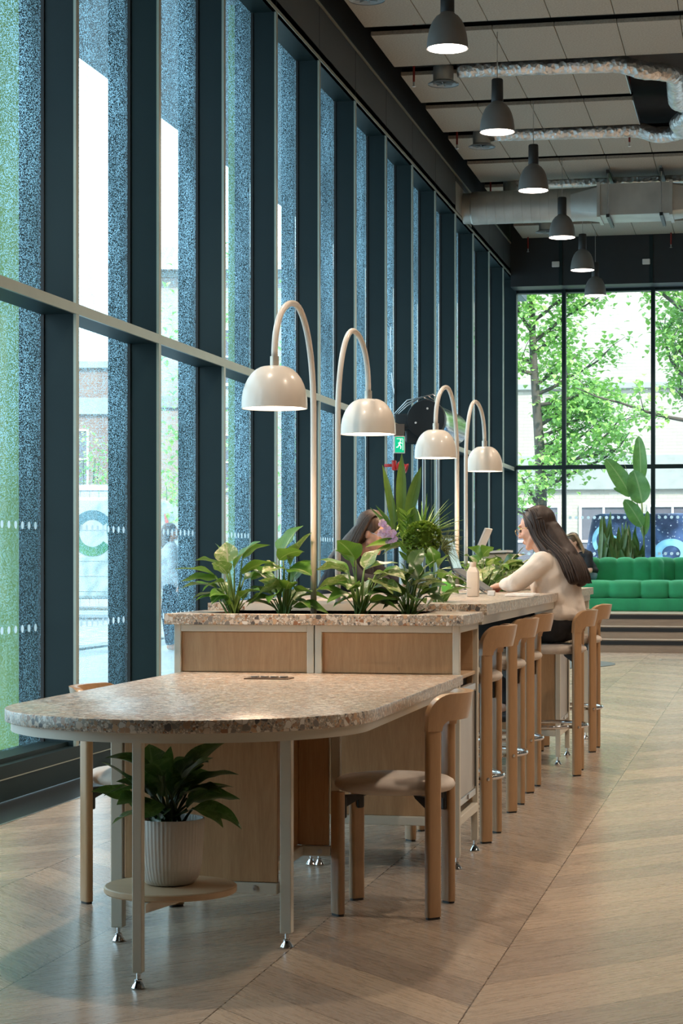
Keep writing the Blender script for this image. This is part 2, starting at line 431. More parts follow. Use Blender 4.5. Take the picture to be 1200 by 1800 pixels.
# fascia with its joints
e = empty('wall_left', (XI, 0, 0), kind='structure')
k = -9
mb = MB(); lip = MB()
while True:
    ya = Y0 + DY*k; yb = min(ya + DY, YB)
    if ya > YB - .2: break
    mb.bbox(XI-.03, XI, ya+.006, yb-.006, ZH+.035, 5.87, .004); k += 1
o = mb.build('fascia_panel', M['fascia'], e); o.location = (-XI, 0, 0)
lip.box(XI-.03, XI+.006, -4, YB, ZH, ZH+.028).box(XI-.05, XI+.01, -4, YB, 5.88, 5.895)
o = lip.build('fascia_trim', M['frame_edge'], e); o.location = (-XI, 0, 0)
MBo = MB().box(XG-.05, XI-.03, -4, YB+.2, ZH+.03, 6.6)
o = MBo.build('upper_wall', M['black'], e); o.location = (-XI, 0, 0)
o = MB().box(XI-.001, XI+.004, 24.66, 26.04, 5.455, 5.80).build('access_plate', simple('pale grey plate', (.33,.34,.32), .5, .3), e); o.location = (-XI, 0, 0)

# far wall: header, glazing
t_frame = M['frame_dark']
e = empty('wall_back', (0, YB, 0), kind='structure')
def PB(mb, name, mat):
    o = mb.build(name, mat, e); o.location = (0, -YB, 0); return o
PB(MB().box(XI, 7, 30.2, 30.75, 5.24, 6.6), 'header', M['header'])
PB(MB().box(XI, 7, YB-.06, YB+.1, 5.2, 5.245), 'header_lip', M['frame_dark'])
mulx = [-2.93, -1.61, -.29, 1.03, 2.35, 3.67, 4.99, 6.31]
PB(MB().box(XG-.2, XI+.03, YB-.1, YB+.1, 0, 5.3), 'corner_post', M['frame_dark'])
j = MB()
for x in mulx: j.box(x-.025, x+.025, 30.18, 30.2, 5.24, 5.93)
PB(j, 'header_batten', M['frame_dark'])
xs = [XI+.03] + mulx + [7]
for i in range(len(xs)-1):
    n += 1
    we = empty(f'window_{n}', (xs[i], YB, 0), kind='structure')
    def PW(mb, name, mat):
        o = mb.build(name, mat, we, recalc=(name not in ('lower_pane', 'upper_pane', 'safety_dots'))); o.location = (-xs[i], -YB, 0); return o
    PW(MB().box(xs[i+1]-.03, xs[i+1]+.03, YB-.09, YB+.05, .48, 5.24), 'mullion', t_frame)
    PW(MB().box(xs[i], xs[i+1], YB-.08, YB+.04, 2.555, 2.615), 'transom', t_frame)
    for nm, z0, z1 in (('lower_pane', .5, 2.56), ('upper_pane', 2.6, 5.24)):
        PW(MB().add([(xs[i], YB, z0), (xs[i+1], YB, z0), (xs[i+1], YB, z1), (xs[i], YB, z1)], [(0,1,2,3)]), nm, M['glass_clear'])
    q = int((xs[i+1]-xs[i]-.1)/.09)
    PW(dots_mesh([(xs[i]+.09+.09*k, YB-.004, z) for k in range(q) for z in (1.83, 1.29)], .024, 'y'), 'safety_dots', M['dots'])
MB().box(7, 7.2, -4.2, YB, -.1, 6.6).build('wall_right', simple('taupe painted wall', (.14,.13,.115), .8), kind='structure')
MB().box(-4, 7.2, -4.4, -4.2, -.1, 6.6).build('wall_front', simple('painted wall behind', (.08,.077,.072), .8), kind='structure')

# ceiling: dark soffit, wood wool boards in rows with gaps
ce = empty('ceiling', (0, 10, 5.95), kind='structure')
def PC(mb, name, mat):
    o = mb.build(name, mat, ce); o.location = (0, -10, -5.95); return o
PC(MB().box(-3.9, 7.2, -4.4, YB+.2, 6.55, 6.75), 'soffit_slab', simple('dark sprayed soffit', (.09,.09,.092), .8))
rows = []
y = 18.26 - 3.08*7
while y < 30:
    rows += [(y, y+1.20), (y+1.57, y+1.57+1.21)]; y += 3.08
for (a, b) in rows:
    if b < -4 or a > 30: continue
    b = min(b, 30.19)
    x1 = -1.33 if (19.5 < a < 22.0) else 7.0
    mb = MB(); x = -3.495
    while x < x1 - .05:
        xe = min(x + .555, x1)
        mb.bbox(x+.003, xe-.003, a, b, 5.95, 5.99, .003, seg=1); x += .555
    PC(mb, 'acoustic_board', M['panel_ceil'])
    PC(MB().box(-3.5, x1, a+.1, a+.15, 5.99, 6.05).box(-3.5, x1, b-.15, b-.1, 5.99, 6.05), 'board_rail', M['black'])
    if x1 < 0: PC(MB().box(x1-.002, x1+.008, a, b, 5.945, 6.0), 'board_edge_trim', M['steel'])
# steps and platform
STEP = simple('pale timber tread', (.45,.38,.31), .35)
sp = empty('trim_2', (0, 26.64, 0), kind='structure')
def PS(mb, name, mat):
    o = mb.build(name, mat, sp); o.location = (0, -26.64, 0); return o
t = wood('oak riser', (.26,.19,.14), (.38,.29,.21), 'X', rough=.4)
for k in range(3):
    y0 = 26.64 + .3*k; z1 = .16*(k+1)
    PS(MB().box(-3.62, 7, y0, (YB if k == 2 else y0+.3), 0 if k == 0 else .16*k-.02, z1-.0), 'riser', t)
    PS(MB().box(-3.62, 7, y0-.012, (YB-.1 if k == 2 else y0+.3), z1, z1+.008), 'tread', STEP)
    PS(MB().box(-3.62, 7, y0-.008, y0+.0, z1-.062, z1-.012), 'nosing_strip', M['black'])
# roof overhang outside the left glass wall
t = NT('blue grey soffit boards'); co = t.coord(); x, y, z = t.sep(co)
g = t.math('FRACT', t.math('MULTIPLY', x, 3.1)); t.base(t.ramp(g, [(.02, (.03,.04,.05)), (.05, (.13,.17,.20))])); t.rough(.6)
MB().box(-5.75, -3.86, -6, 34, 5.5, 6.9).build('trim_3', t.m, kind='structure')

# ================================================================== TERRAZZO TABLE
XL, XR = -2.255, -1.13
CXT = (XL + XR) / 2; RT = (XR - XL) / 2
def dpoly(x0, x1, yback, ycen, n=40, inset=0.0):
    cx, r = (x0+x1)/2, (x1-x0)/2 - inset
    return [(cx + r*math.cos(PI + PI*k/n), ycen + r*math.sin(PI + PI*k/n)) for k in range(n+1)] + [(cx+r, yback), (cx-r, yback)]
def slab(poly, z0, z1, r=.004):
    bm = bmesh.new(); vs = [bm.verts.new((x, y, z0)) for x, y in poly]; f = bm.faces.new(vs)
    ex = bmesh.ops.extrude_face_region(bm, geom=[f]); bmesh.ops.translate(bm, verts=[v for v in ex['geom'] if isinstance(v, bmesh.types.BMVert)], vec=(0, 0, z1-z0))
    bmesh.ops.recalc_face_normals(bm, faces=bm.faces)
    ed = [e for e in bm.edges if len(e.link_faces) == 2 and e.calc_face_angle(0) > .8]
    bmesh.ops.bevel(bm, geom=ed, offset=r, segments=2, profile=.5, affect='EDGES')
    mb = MB(); mb.addbm(bm); return mb
TY = 5.42 + RT
tb = empty('table', (CXT, 6.6, 0), label='low round-ended terrazzo table on cream steel legs, in front of the raised planter', cat='table')
def off(o, p): o.location = (-p.location.x, -p.location.y, -p.location.z); return o
off(slab(dpoly(XL, XR, 7.795, TY), .712, .75).build('tabletop', M['terrazzo'], tb, smooth=35), tb)
rim = MB(); po = dpoly(XL, XR, 7.79, TY, inset=.018); pi2 = dpoly(XL, XR, 7.79, TY, inset=.045)
n_ = len(po)
vs = [(x, y, z) for z in (.684, .711) for (x, y) in po] + [(x, y, z) for z in (.684, .711) for (x, y) in pi2]
fs = []
for k in range(n_-1):
    fs += [(k, k+1, n_+k+1, n_+k), (2*n_+k, 3*n_+k, 3*n_+k+1, 2*n_+k+1), (k, 2*n_+k, 2*n_+k+1, k+1), (n_+k, n_+k+1, 3*n_+k+1, 3*n_+k)]
rim.add(vs, fs); off(rim.build('rim_frame', M['cream_metal'], tb, smooth=35), tb)

def leg_at(x, y, z1, parent, s=.05, zf=.045, name='leg'):
    L = off(MB().bbox(x-s/2, x+s/2, y-s/2, y+s/2, zf, z1, .003).build(name, M['cream_metal'], parent), parent)
    f = MB().lathe([(.006, zf+.0), (.006, zf-.018), (.011, zf-.020), (.011, zf-.026), (.017, zf-.036), (.020, .003), (.018, 0)], (x, y, 0), 14)
    o = f.build('levelling_foot', M['chrome'], L, smooth=40)
    return L
leg_at(-1.702, 5.462, .690, tb, .029)
leg_at(-1.975, 6.13, .690, tb, .038)
leg_at(-1.435, 6.13, .690, tb, .036)
leg_at(-1.452, 6.955, .690, tb, .033)
def rail(x0, x1, y0, y1, z0, z1, parent, name='rail', mat=None):
    return off(MB().bbox(x0, x1, y0, y1, z0, z1, .003).build(name, mat or M['cream_metal'], parent), parent)
rail(-1.95, -1.46, 6.108, 6.15, .165, .200, tb)
rail(-1.575, -1.47, 6.935, 6.975, .165, .200, tb)
rail(-1.60, -1.565, 6.15, 6.95, .165, .200, tb)
rail(-1.47, -1.43, 6.15, 6.95, .655, .684, tb)
rail(-1.95, -1.46, 6.112, 6.128, .201, .684, tb, 'wood_panel', M['oak'])
rail(-1.60, -1.585, 6.15, 6.95, .201, .684, tb, 'wood_panel', M['oak'])
rail(-1.585, -1.475, 6.942, 6.958, .201, .684, tb, 'wood_panel', M['oak'])
rail(-1.985, -1.97, 6.15, 6.95, .201, .684, tb, 'wood_panel', M['oak'])
for x, y in ((-1.53, 6.108), (-1.505, 6.935)): off(MB().lathe([(.009, 0), (.009, .003), (.004, .004), (.004, .001), (0, .001)], (x, y, .183), 12, Matrix.Rotation(PI/2, 4, 'X')).build('bolt', M['steel'], tb), tb)
# round plant shelf held between the legs
DSC = Vector((-1.679, 5.70))
off(MB().lathe([(.188, .232), (.192, .236), (.192, .249), (.188, .252)], (DSC.x, DSC.y, 0), 56).build('plant_shelf', M['oak_dull'], tb, smooth=35), tb)
br = MB(); a, b = Vector((-1.70, 5.49, 0)), Vector((-1.62, 5.86, 0)); d = (b-a).normalized(); pn = Vector((-d.y, d.x, 0))*.012
br.add([a-pn+Vector((0,0,.205)), a+pn+Vector((0,0,.205)), b+pn+Vector((0,0,.205)), b-pn+Vector((0,0,.205)), a-pn+Vector((0,0,.231)), a+pn+Vector((0,0,.231)), b+pn+Vector((0,0,.231)), b-pn+Vector((0,0,.231))], [(3,2,1,0),(4,5,6,7),(0,1,5,4),(1,2,6,5),(2,3,7,6),(3,0,4,7)])
off(br.build('shelf_bracket', M['cream_metal'], tb), tb)
# socket outlet let into the table
so = empty('socket_plate', (-1.80, 7.40, .75), label='small bronze cable outlet plate let into the low terrazzo table top', cat='power outlet')
MB().bbox(-.085, .085, -.05, .05, 0, .004, .002).build('plate', simple('bronze plate', (.12,.08,.055), .35, .6), so)
mb = MB()
for k in range(4): mb.bbox(-.07+k*.037, -.045+k*.037, .0, .03, .004, .010, .002)
mb.build('flap', M['steel'], so)

# ================================================================== CABINETS AND COUNTER
def cabinet(name, y0, y1, x0, x1, ztop, label, split, upper=None, front=True):
    """cream steel frame with oak panels; fridge fitted in its right side"""
    e = empty(name, ((x0+x1)/2, y0, 0), label=label, cat='cabinet')
    s = .028
    for x in (x0+s/2, x1-s/2):
        for y in (y0+s/2, y1-s/2): leg_at(x, y, ztop, e, s)
    for x in split:
        leg_at(x-s/2-.002, y0+s/2, ztop, e, s); leg_at(x+s/2+.002, y0+s/2, ztop, e, s)
    xs = [x0] + list(split) + [x1]
    for a, b in zip(xs[:-1], xs[1:]):
        a2, b2 = a+s, b-s
        rail(a2, b2, y0, y0+s, .165, .20, e)
        rail(a2, b2, y0, y0+s, ztop-.028, ztop, e)
        rail(a2, b2, y0+.012, y0+.026, .20, .70 if upper else ztop-.029, e, 'wood_panel', M['oak'])
        if upper: rail(a2, b2, y0+.012, y0+.026, .75, ztop-.029, e, 'wood_panel', M['oak'])
        rail(a2, b2, y1-s, y1, .165, .20, e); rail(a2, b2, y1-s, y1, ztop-.028, ztop, e)
    for x in (x0, x1-s):
        rail(x, x+s, y0+s, y1-s, .165, .20, e); rail(x, x+s, y0+s, y1-s, ztop-.028, ztop, e)
    rail(x0+s, x1-.02, y1-.03, y1-.012, .2, ztop-.03, e, 'back_panel', M['oak_dull'])
    rail(x0+.012, x0+.026, y0+s, y1-s, .2, ztop-.03, e, 'side_panel', M['oak_dull'])
    rail(x0+s, x1-.01, y0+.03, y1-.03, .725, .74, e, 'shelf', M['oak_dull'])
    # fridge
    fr = empty('bar_fridge', (x1-.3, (y0+y1)/2, .2), label='under-counter fridge with pale steel door in ' + ('the cabinet behind the low table' if upper else 'the far end cabinet of the counter'), cat='fridge')
    ya, yb_ = y0+s+.004, y1-s-.004
    off(MB().bbox(x1-.52, x1-.045, ya, yb_, .201, .715, .006).build('body', M['plastic_black'], fr), fr)
    d = off(MB().bbox(x1-.040, x1-.012, ya+.008, yb_-.012, .235, .69, .006).build('door', simple('pale brushed steel door', (.50,.48,.45), .38, .55), fr), fr)
    ff = MB().bbox(x1-.012, x1-.006, ya+.008, yb_-.012, .235, .262, .002).bbox(x1-.012, x1-.006, ya+.008, yb_-.012, .665, .69, .002).bbox(x1-.012, x1-.006, ya+.008, ya+.02, .262, .665, .002)
    off(ff.build('door_frame', M['steel'], fr), fr)
    off(MB().bbox(x1-.008, x1-.003, yb_-.032, yb_-.022, .27, .66, .002).build('door_seal', M['plastic_black'], fr), fr)
    off(MB().bbox(x1-.006, x1+.0, (ya+yb_)/2-.01, (ya+yb_)/2+.01, .24, .262, .002).build('lock', M['chrome'], fr), fr)
    return e
cab = cabinet('planter_cabinet', 7.805, 8.34, -2.285, -1.145, .938, 'oak panelled cabinet in a cream steel frame under the raised terrazzo planter', [-1.717], upper=True)
cab2 = cabinet('counter_cabinet', 11.93, 12.53, -2.24, -1.16, .955, 'oak panelled cabinet in a cream steel frame at the far end of the bar counter', [-1.70])
# raised planter top with trough
pt = empty('planter', (-1.71, 8.05, .98), label='raised terrazzo planter top with a long planting trough behind the low table', cat='planter')
def ringslab(x0, x1, y0, y1, hx0, hx1, hy0, hy1, z0, z1):
    bm = bmesh.new()
    o_ = [(x0,y0),(x1,y0),(x1,y1),(x0,y1)]; i_ = [(hx0,hy0),(hx1,hy0),(hx1,hy1),(hx0,hy1)]
    mb = MB(); vs = [(x,y,z) for z in (z0,z1) for (x,y) in o_+i_]
    fs = []
    for k in range(4):
        j = (k+1) % 4
        fs += [(k, j, 8+j, 8+k), (4+k, 12+k, 12+j, 4+j), (8+k, 8+j, 12+j, 12+k), (k, 4+k, 4+j, j)]
    return mb.add(vs, fs)
off(ringslab(-2.315, -1.125, 7.765, 8.36, -2.17, -1.32, 7.85, 8.36, .938, .98).build('terrazzo_top', M['terrazzo'], pt, bevel=.003), pt)
lin = MB().box(-2.17, -2.162, 7.85, 8.36, .84, .979).box(-1.328, -1.32, 7.85, 8.36, .84, .979).box(-2.17, -1.32, 7.85, 7.858, .84, .979).box(-2.17, -1.32, 7.85, 8.36, .83, .84)
off(lin.build('trough_lining', M['rust_liner'], pt), pt)
off(MB().box(-2.16, -1.33, 7.86, 8.36, .84, .945).build('soil', M['soil'], pt), pt)
# bar counter
CZ = 1.01
ct = empty('bar_counter', (-1.7, 11, CZ), label='long high terrazzo bar counter with a planting trough, seats along both sides', cat='counter')
mb = MB()
for (x0, x1, y0, y1) in ((-2.30, -2.14, 8.362, 13.75), (-1.46, -1.115, 8.362, 13.75), (-2.14, -1.46, 8.95, 11.75), (-2.14, -1.46, 13.3, 13.75)):
    mb.box(x0, x1, y0, y1, CZ-.045, CZ)
off(mb.build('worktop', M['terrazzo'], ct), ct)
mb = MB()
for (x0, x1, y0, y1) in ((-1.175, -1.135, 8.37, 13.72), (-2.28, -2.24, 8.37, 13.72), (-2.24, -1.175, 13.68, 13.72), (-2.24, -1.175, 10.3, 10.34)):
    mb.box(x0, x1, y0, y1, CZ-.085, CZ-.046)
off(mb.build('support_frame', M['cream_metal'], ct), ct)
for x in (-2.2, -1.16):
    leg_at(x, 13.69, CZ-.086, ct, .04)
for (ya, yb_) in ((8.362, 8.95), (11.75, 13.3)):
    off(MB().box(-2.14, -2.132, ya, yb_, .82, CZ-.001).box(-1.468, -1.46, ya, yb_, .82, CZ-.001).box(-2.132, -1.468, yb_-.008, yb_, .82, CZ-.001).box(-2.132, -1.468, ya, ya+.008, .82, CZ-.001).box(-2.14, -1.46, ya, yb_, .81, .82).build('trough', M['lamp_cream'], ct), ct)
    off(MB().box(-2.13, -1.47, ya+.01, yb_-.01, .82, .965).build('soil', M['soil'], ct), ct)

# ================================================================== CHAIRS AND STOOLS
def bent(pts2, R, t0, t1, cx, cy):
    """outline in (arc length, z) wrapped on a cylinder round the seat, between radii"""
    return [(cx+(R+t)*math.cos(s/R), cy+(R+t)*math.sin(s/R), z) for (s, z) in pts2 for t in (t0, t1)]
def seat_frame(kind):
    """kind: chair or stool - backrest towards +X"""
    zs = .46 if kind == 'chair' else .725
    zt = .748 if kind == 'chair' else .915
    zj = zt - (.125 if kind == 'chair' else .125)
    R = .232; hw = .055/2; a0 = math.radians(47)
    e = empty('dining_chair' if kind == 'chair' else 'bar_stool')
    TH = .015
    def leg(ang, z1):
        mb = MB(); s0 = ang*R
        cols = []; N = 4
        # rounded rectangle section following the curve
        sec = []
        for (sx, tx, a_) in ((1, 1, 0), (-1, 1, 90), (-1, -1, 180), (1, -1, 270)):
            for q in range(4):
                a = math.radians(a_ + 30*q); r = .011
                sec.append((sx*(hw-r) + r*math.cos(a), tx*(TH-r) + r*math.sin(a)))
        vs = []
        for z in (.008, z1):
            for (s, t_) in sec:
                an = (s0+s)/R; vs.append(((R+t_)*math.cos(an), (R+t_)*math.sin(an), z))
        n = len(sec)
        mb.add(vs, [tuple(range(n))[::-1], tuple(range(n, 2*n))] + [(k, (k+1) % n, (k+1) % n+n, k+n) for k in range(n)])
        o = mb.build('leg', M['beech'], e, smooth=40)
        vs = []
        for z in (0, .009):
            for (s, t_) in sec:
                an = (s0+s*.9)/R; vs.append(((R+t_*.85)*math.cos(an), (R+t_*.85)*math.sin(an), z))
        MB().add(vs, [tuple(range(n))[::-1], tuple(range(n, 2*n))] + [(k, (k+1) % n, (k+1) % n+n, k+n) for k in range(n)]).build('glide', M['plastic_black'], o)
    for ang, z1 in ((a0, zj), (-a0, zj), (PI-a0*.95, zs-.045), (PI+a0*.95, zs-.045)): leg(ang, z1)
    # backrest: arch grid wrapped round
    S = a0*R + hw; band = .092; Ro = .075; Ri = .045
    def outer(u):   # u in 0..1 from left foot over the top to the right foot
        return None
    path_o, path_i = [], []
    NP = 10
    zc = zt-Ro
    path_o.append((-S, zj))
    for q in range(NP+1):
        a = PI - (PI/2)*q/NP; path_o.append((-S+Ro + Ro*math.cos(a), zc + Ro*math.sin(a)))
    for q in range(1, 12): path_o.append((-S+Ro + (2*S-2*Ro)*q/12, zt))
    for q in range(NP+1):
        a = PI/2 - (PI/2)*q/NP; path_o.append((S-Ro + Ro*math.cos(a), zc + Ro*math.sin(a)))
    path_o.append((S, zj))
    si = S-2*hw; zi = zt-band
    path_i.append((-si, zj))
    rr = min(Ri, zi-zj)
    for q in range(NP+1):
        a = PI - (PI/2)*q/NP; path_i.append((-si+rr + rr*math.cos(a), zi-rr + rr*math.sin(a)))
    for q in range(1, 12): path_i.append((-si+rr + (2*si-2*rr)*q/12, zi))
    for q in range(NP+1):
        a = PI/2 - (PI/2)*q/NP; path_i.append((si-rr + rr*math.cos(a), zi-rr + rr*math.sin(a)))
    path_i.append((si, zj))
    bm = bmesh.new(); rows = []
    for (so_, zo), (s_i, z_i) in zip(path_o, path_i):
        row = []
        # cross section: rounded
        for (f, t_) in ((0, -.007), (.012, -TH), (.5, -TH-.002), (.988, -TH), (1, -.007), (1, .007), (.988, TH), (.5, TH+.003), (.012, TH), (0, .007)):
            s = so_ + (s_i-so_)*f; z = zo + (z_i-zo)*f
            flare = max(0, (z-zj)/(zt-zj)); Rk = R + .022*flare**1.6
            an = s/R; row.append(bm.verts.new(((Rk+t_)*math.cos(an), (Rk+t_)*math.sin(an), z)))
        rows.append(row)
    for a, b in zip(rows[:-1], rows[1:]):
        for k in range(10): bm.faces.new((a[k], a[(k+1) % 10], b[(k+1) % 10], b[k]))
    bm.faces.new(rows[0][::-1]); bm.faces.new(rows[-1])
    mb = MB(); mb.addbm(bm); mb.build('backrest', M['beech'], e, smooth=50)
    # cushion, bracket
    zc0 = zs-.05
    prof = [(.10, zc0-.006), (.17, zc0-.004), (.192, zc0+.002), (.203, zc0+.012), (.206, zc0+.022), (.200, zc0+.034), (.182, zc0+.044), (.14, zc0+.050), (.07, zc0+.052), (0, zc0+.052)]
    MB().lathe(prof, n=48).build('seat', M['fabric'], e, smooth=True)
    for ang in (a0, -a0, PI-a0*.95, PI+a0*.95):
        mb = MB(); Rm = Matrix.Rotation(ang, 4, 'Z')
        mb.bbox(R-.030, R-.0155, -.014, .014, zc0-.085, zc0-.010, .006, Rm)
        mb.add([Rm @ Vector(p) for p in ((R-.10, -.012, zc0-.008), (R-.10, .012, zc0-.008), (R-.02, .012, zc0-.008), (R-.02, -.012, zc0-.008), (R-.09, -.012, zc0-.018), (R-.09, .012, zc0-.018), (R-.018, .012, zc0-.05), (R-.018, -.012, zc0-.05))], [(3,2,1,0),(4,5,6,7),(0,1,5,4),(1,2,6,5),(2,3,7,6),(3,0,4,7)])
        mb.build('seat_bracket', M['black_metal'], e)
    if kind == 'stool':
        rr = R - .026; mb = MB()
        pts = [(rr*math.cos(2*PI*k/48), rr*math.sin(2*PI*k/48), .27) for k in range(48)]
        vs = []; n = 10
        for k in range(48):
            a = 2*PI*k/48
            for j in range(n):
                b = 2*PI*j/n; vs.append(((rr+.011*math.cos(b))*math.cos(a), (rr+.011*math.cos(b))*math.sin(a), .27+.011*math.sin(b)))
        mb.add(vs, [(k*n+j, ((k+1) % 48)*n+j, ((k+1) % 48)*n+(j+1) % n, k*n+(j+1) % n) for k in range(48) for j in range(n)])
        mb.build('foot_ring', M['chrome'], e, smooth=True)
        mb = MB()
        for ang in (a0, -a0):
            mb.lathe([(.007, TH), (.007, TH+.004), (.003, TH+.005), (0, TH+.004)], (0,0,0), 12, Matrix.Rotation(ang, 4, 'Z') @ Matrix.Translation((R, 0, .27)) @ Matrix.Rotation(PI/2, 4, 'Y'))
        mb.build('ring_bolt', M['steel'], e)
    return e
ch = seat_frame('chair'); ch.location = (-1.232, 6.88, 0)
tag(ch, 'bentwood chair with oatmeal seat at the right side of the low terrazzo table', 'chair', 'low bentwood chairs')
c2 = copy_tree(ch); c2.location = (-2.14, 6.95, 0); c2.rotation_euler.z = PI - .02
tag(c2, 'bentwood chair with oatmeal seat at the window side of the low terrazzo table', 'chair', 'low bentwood chairs')
st = seat_frame('stool')
right = [(-1.302, 8.73, .0, 'bar stool nearest the camera on the right side of the counter'),
         (-1.322, 9.79, .0, 'empty bar stool second from the camera on the right side of the counter'),
         (-1.332, 10.62, .0, 'empty bar stool third from the camera, next to the woman in the cream jumper'),
         (-1.175, 11.49, .04, 'bar stool under the seated woman in the cream jumper'),
         (-1.20, 12.92, .0, 'empty bar stool farthest away on the right side, beyond the woman in cream')]
left = [(-2.13, 9.55, PI, 'empty bar stool nearest on the window side of the counter'),
        (-2.43, 11.72, PI, 'bar stool under the seated woman in black on the window side of the counter'),
        (-2.16, 10.6, PI, 'empty bar stool on the window side of the counter, next to the woman in black')]
for i, (x, y, rz, lab) in enumerate(right + left):
    o = st if i == 0 else copy_tree(st)
    o.location = (x, y, 0); o.rotation_euler.z = rz
    tag(o, lab, 'bar stool', 'bar stools at the counter')

# ================================================================== ARC LAMPS
def arc_lamp(px, py, sx, sy, z0, zsb, zap, label, D=.252):
    """pole at (px,py), shade centred at (sx,sy) with its rim at zsb, top of the arc at zap"""
    e = empty('arc_lamp', (px, py, z0), label=label, cat='lamp', group='cream arc lamps along the counter')
    d = Vector((sx-px, sy-py, 0)); L = d.length; u = d.normalized()
    za, zb = zap-.43, zsb+.19       # where the bend starts / ends
    pts = [(0, z0-.0), (0, (z0+za)/2), (0, za)]
    for k in range(1, 33):
        t_ = k/32
        x = L*(1-math.cos(PI*t_))/2
        if t_ <= .5: z = za + (zap-za)*math.sin(PI*t_)**.92
        else: z = zb + (zap-zb)*math.sin(PI*t_)**.85
        pts.append((x, z))
    P3 = [u*x + Vector((0, 0, z-z0)) for x, z in pts]
    MB().tube(P3, .0125, 14).build('pole', M['lamp_cream'], e, smooth=True)
    c = (sx-px, sy-py, zsb-z0); R = D/2
    MB().lathe([(.017, .160), (.017, .20)], c, 16).build('collar', simple('satin collar', (.62,.56,.48), .3, .4), e, smooth=40)
    prof = [(R, 0), (R*1.0, .022), (R*.99, .045), (R*.955, .07), (R*.895, .093), (R*.81, .115), (R*.70, .134), (R*.57, .149), (R*.44, .158), (R*.36, .161), (.0, .162)]
    inn = [(0, .157), (R*.43, .153), (R*.56, .144), (R*.69, .129), (R*.8, .11), (R*.88, .089), (R*.94, .067), (R*.973, .044), (R*.982, .02), (R*.982, .0), (R, 0)]
    sh = MB().lathe(prof, c, 48, cap=False).build('lamp_shade', M['lamp_cream'], e, smooth=True)
    MB().lathe(inn, c, 48, cap=False).build('shade_lining', M['white_pl'], sh, smooth=True)
    MB().lathe([(.0, .008), (R*.965, .008), (R*.965, .014), (0, .014)], c, 40).build('diffuser', M['lamp_glow'], sh)
    light('lamp_light', 'SPOT', (c[0], c[1], c[2]-.004), e, energy=DESK_W, color=(1, .62, .36), spot_size=math.radians(150), spot_blend=.9, shadow_soft_size=.07)
    return e
M['lamp_glow'] = emit('warm lamp diffuser', (1, .82, .64), 13.0)
ZA = 2.225
arc_lamp(-1.785, 8.10, -1.832, 7.62, .945, 1.770, 2.20, 'cream arc lamp nearest the camera, its dome hanging over the low table')
arc_lamp(-1.851, 8.90, -1.775, 9.22, .965, 1.767, 2.225, 'second cream arc lamp, its dome hanging over the flower vase')
arc_lamp(-1.768, 11.95, -1.840, 11.60, .965, 1.775, 2.195, 'third cream arc lamp, its dome above the open laptop', .243)
arc_lamp(-1.860, 12.95, -1.790, 13.32, .965, 1.772, 2.215, 'farthest cream arc lamp, its dome beyond the seated woman', .238)

# ================================================================== PENDANTS
def pendant():
    e = empty('pendant_lamp'); R = .158
    MB().tube([(0,0,.47), (0,0,.93)], .004, 6).build('cable', M['steel'], e)
    MB().lathe([(.050, .27), (.054, .28), (.052, .47), (.046, .48), (0, .48)], n=28).build('lamp_holder', M['plastic_black'], e, smooth=40)
    MB().lathe([(.052, .275), (.060, .262), (.085, .245), (.112, .21), (.132, .165), (.147, .11), (.155, .05), (R, .0)], n=44, cap='a').build('lamp_shade', simple('grey brown pendant shade', (.16,.15,.14), .45), e, smooth=True)
    MB().lathe([(.0, .03), (.148, .008), (.148, .0), (0, .0)], n=40).build('diffuser', M['pend_glow'], e)
    light('pendant_light', 'SPOT', (0, 0, -.02), e, energy=PENDANT_W, color=(1, .80, .62), spot_size=math.radians(118), spot_blend=.5, shadow_soft_size=.11)
    return e
M['pend_glow'] = emit('pendant diffuser', (1, .88, .78), 9.0)
pd = pendant()
PY = [15.38, 18.35, 21.3, 24.4, 27.2, 29.55]
words = ['nearest', 'second nearest', 'third nearest', 'fourth nearest', 'second farthest', 'farthest']
for i, y in enumerate(PY):
    o = pd if i == 0 else copy_tree(pd)
    o.location = (-2.35 if i < 5 else -2.37, y, (5.07, 5.045, 5.04, 5.03, 5.03, 4.99)[i])
    tag(o, f'grey dome pendant with black holder, {words[i]} in the row under the ceiling', 'pendant lamp', 'grey pendant lamps in a row')
for y in (12.4, 9.45, 6.5):
    o = copy_tree(pd); o.location = (-2.35, y, 5.03)
    tag(o, 'grey dome pendant of the row, hanging above the frame over the low table and counter', 'pendant lamp', 'grey pendant lamps above the frame')
for x in (.9, 4.0):
    for y in (6.5, 9.45, 12.4, 15.38, 18.35, 21.3, 24.4):
        o = copy_tree(pd); o.location = (x, y, 5.03)
        tag(o, 'grey dome pendant of the rows to the right, outside the picture', 'pendant lamp', 'grey pendant lamps to the right')

# ================================================================== DUCTS, DIFFUSERS, SPRINKLERS
t = NT('crinkled foil'); co = t.coord(); vv = t.new('ShaderNodeTexVoronoi'); t.l.new(co, vv.inputs['Vector']); vv.inputs['Scale'].default_value = 22
t.base(t.ramp(t.noise(co, 9, 3), [(.3, (.55,.52,.48)), (.7, (.8,.8,.8))])); t.rough(.28); t.b.inputs['Metallic'].default_value = .9
t.bump(t.math('ADD', vv.outputs['Distance'], t.noise(co, 30, 3)), .7, .015); M['foil'] = t.m
def rumple(pts, r, n=16, amp=.022):
    P = [Vector(p) for p in pts]; out = []
    for i in range(len(P)-1):
        m_ = max(2, int((P[i+1]-P[i]).length/.03))
        for k in range(m_): out.append(P[i].lerp(P[i+1], k/m_))
    out.append(P[-1])
    for _ in range(4):
        out = [out[0]] + [(out[i-1]+out[i]*2+out[i+1])/4 for i in range(1, len(out)-1)] + [out[-1]]
    return out, [r*(1+amp*math.sin(i*1.9)+random.uniform(-amp, amp)) for i in range(len(out))]
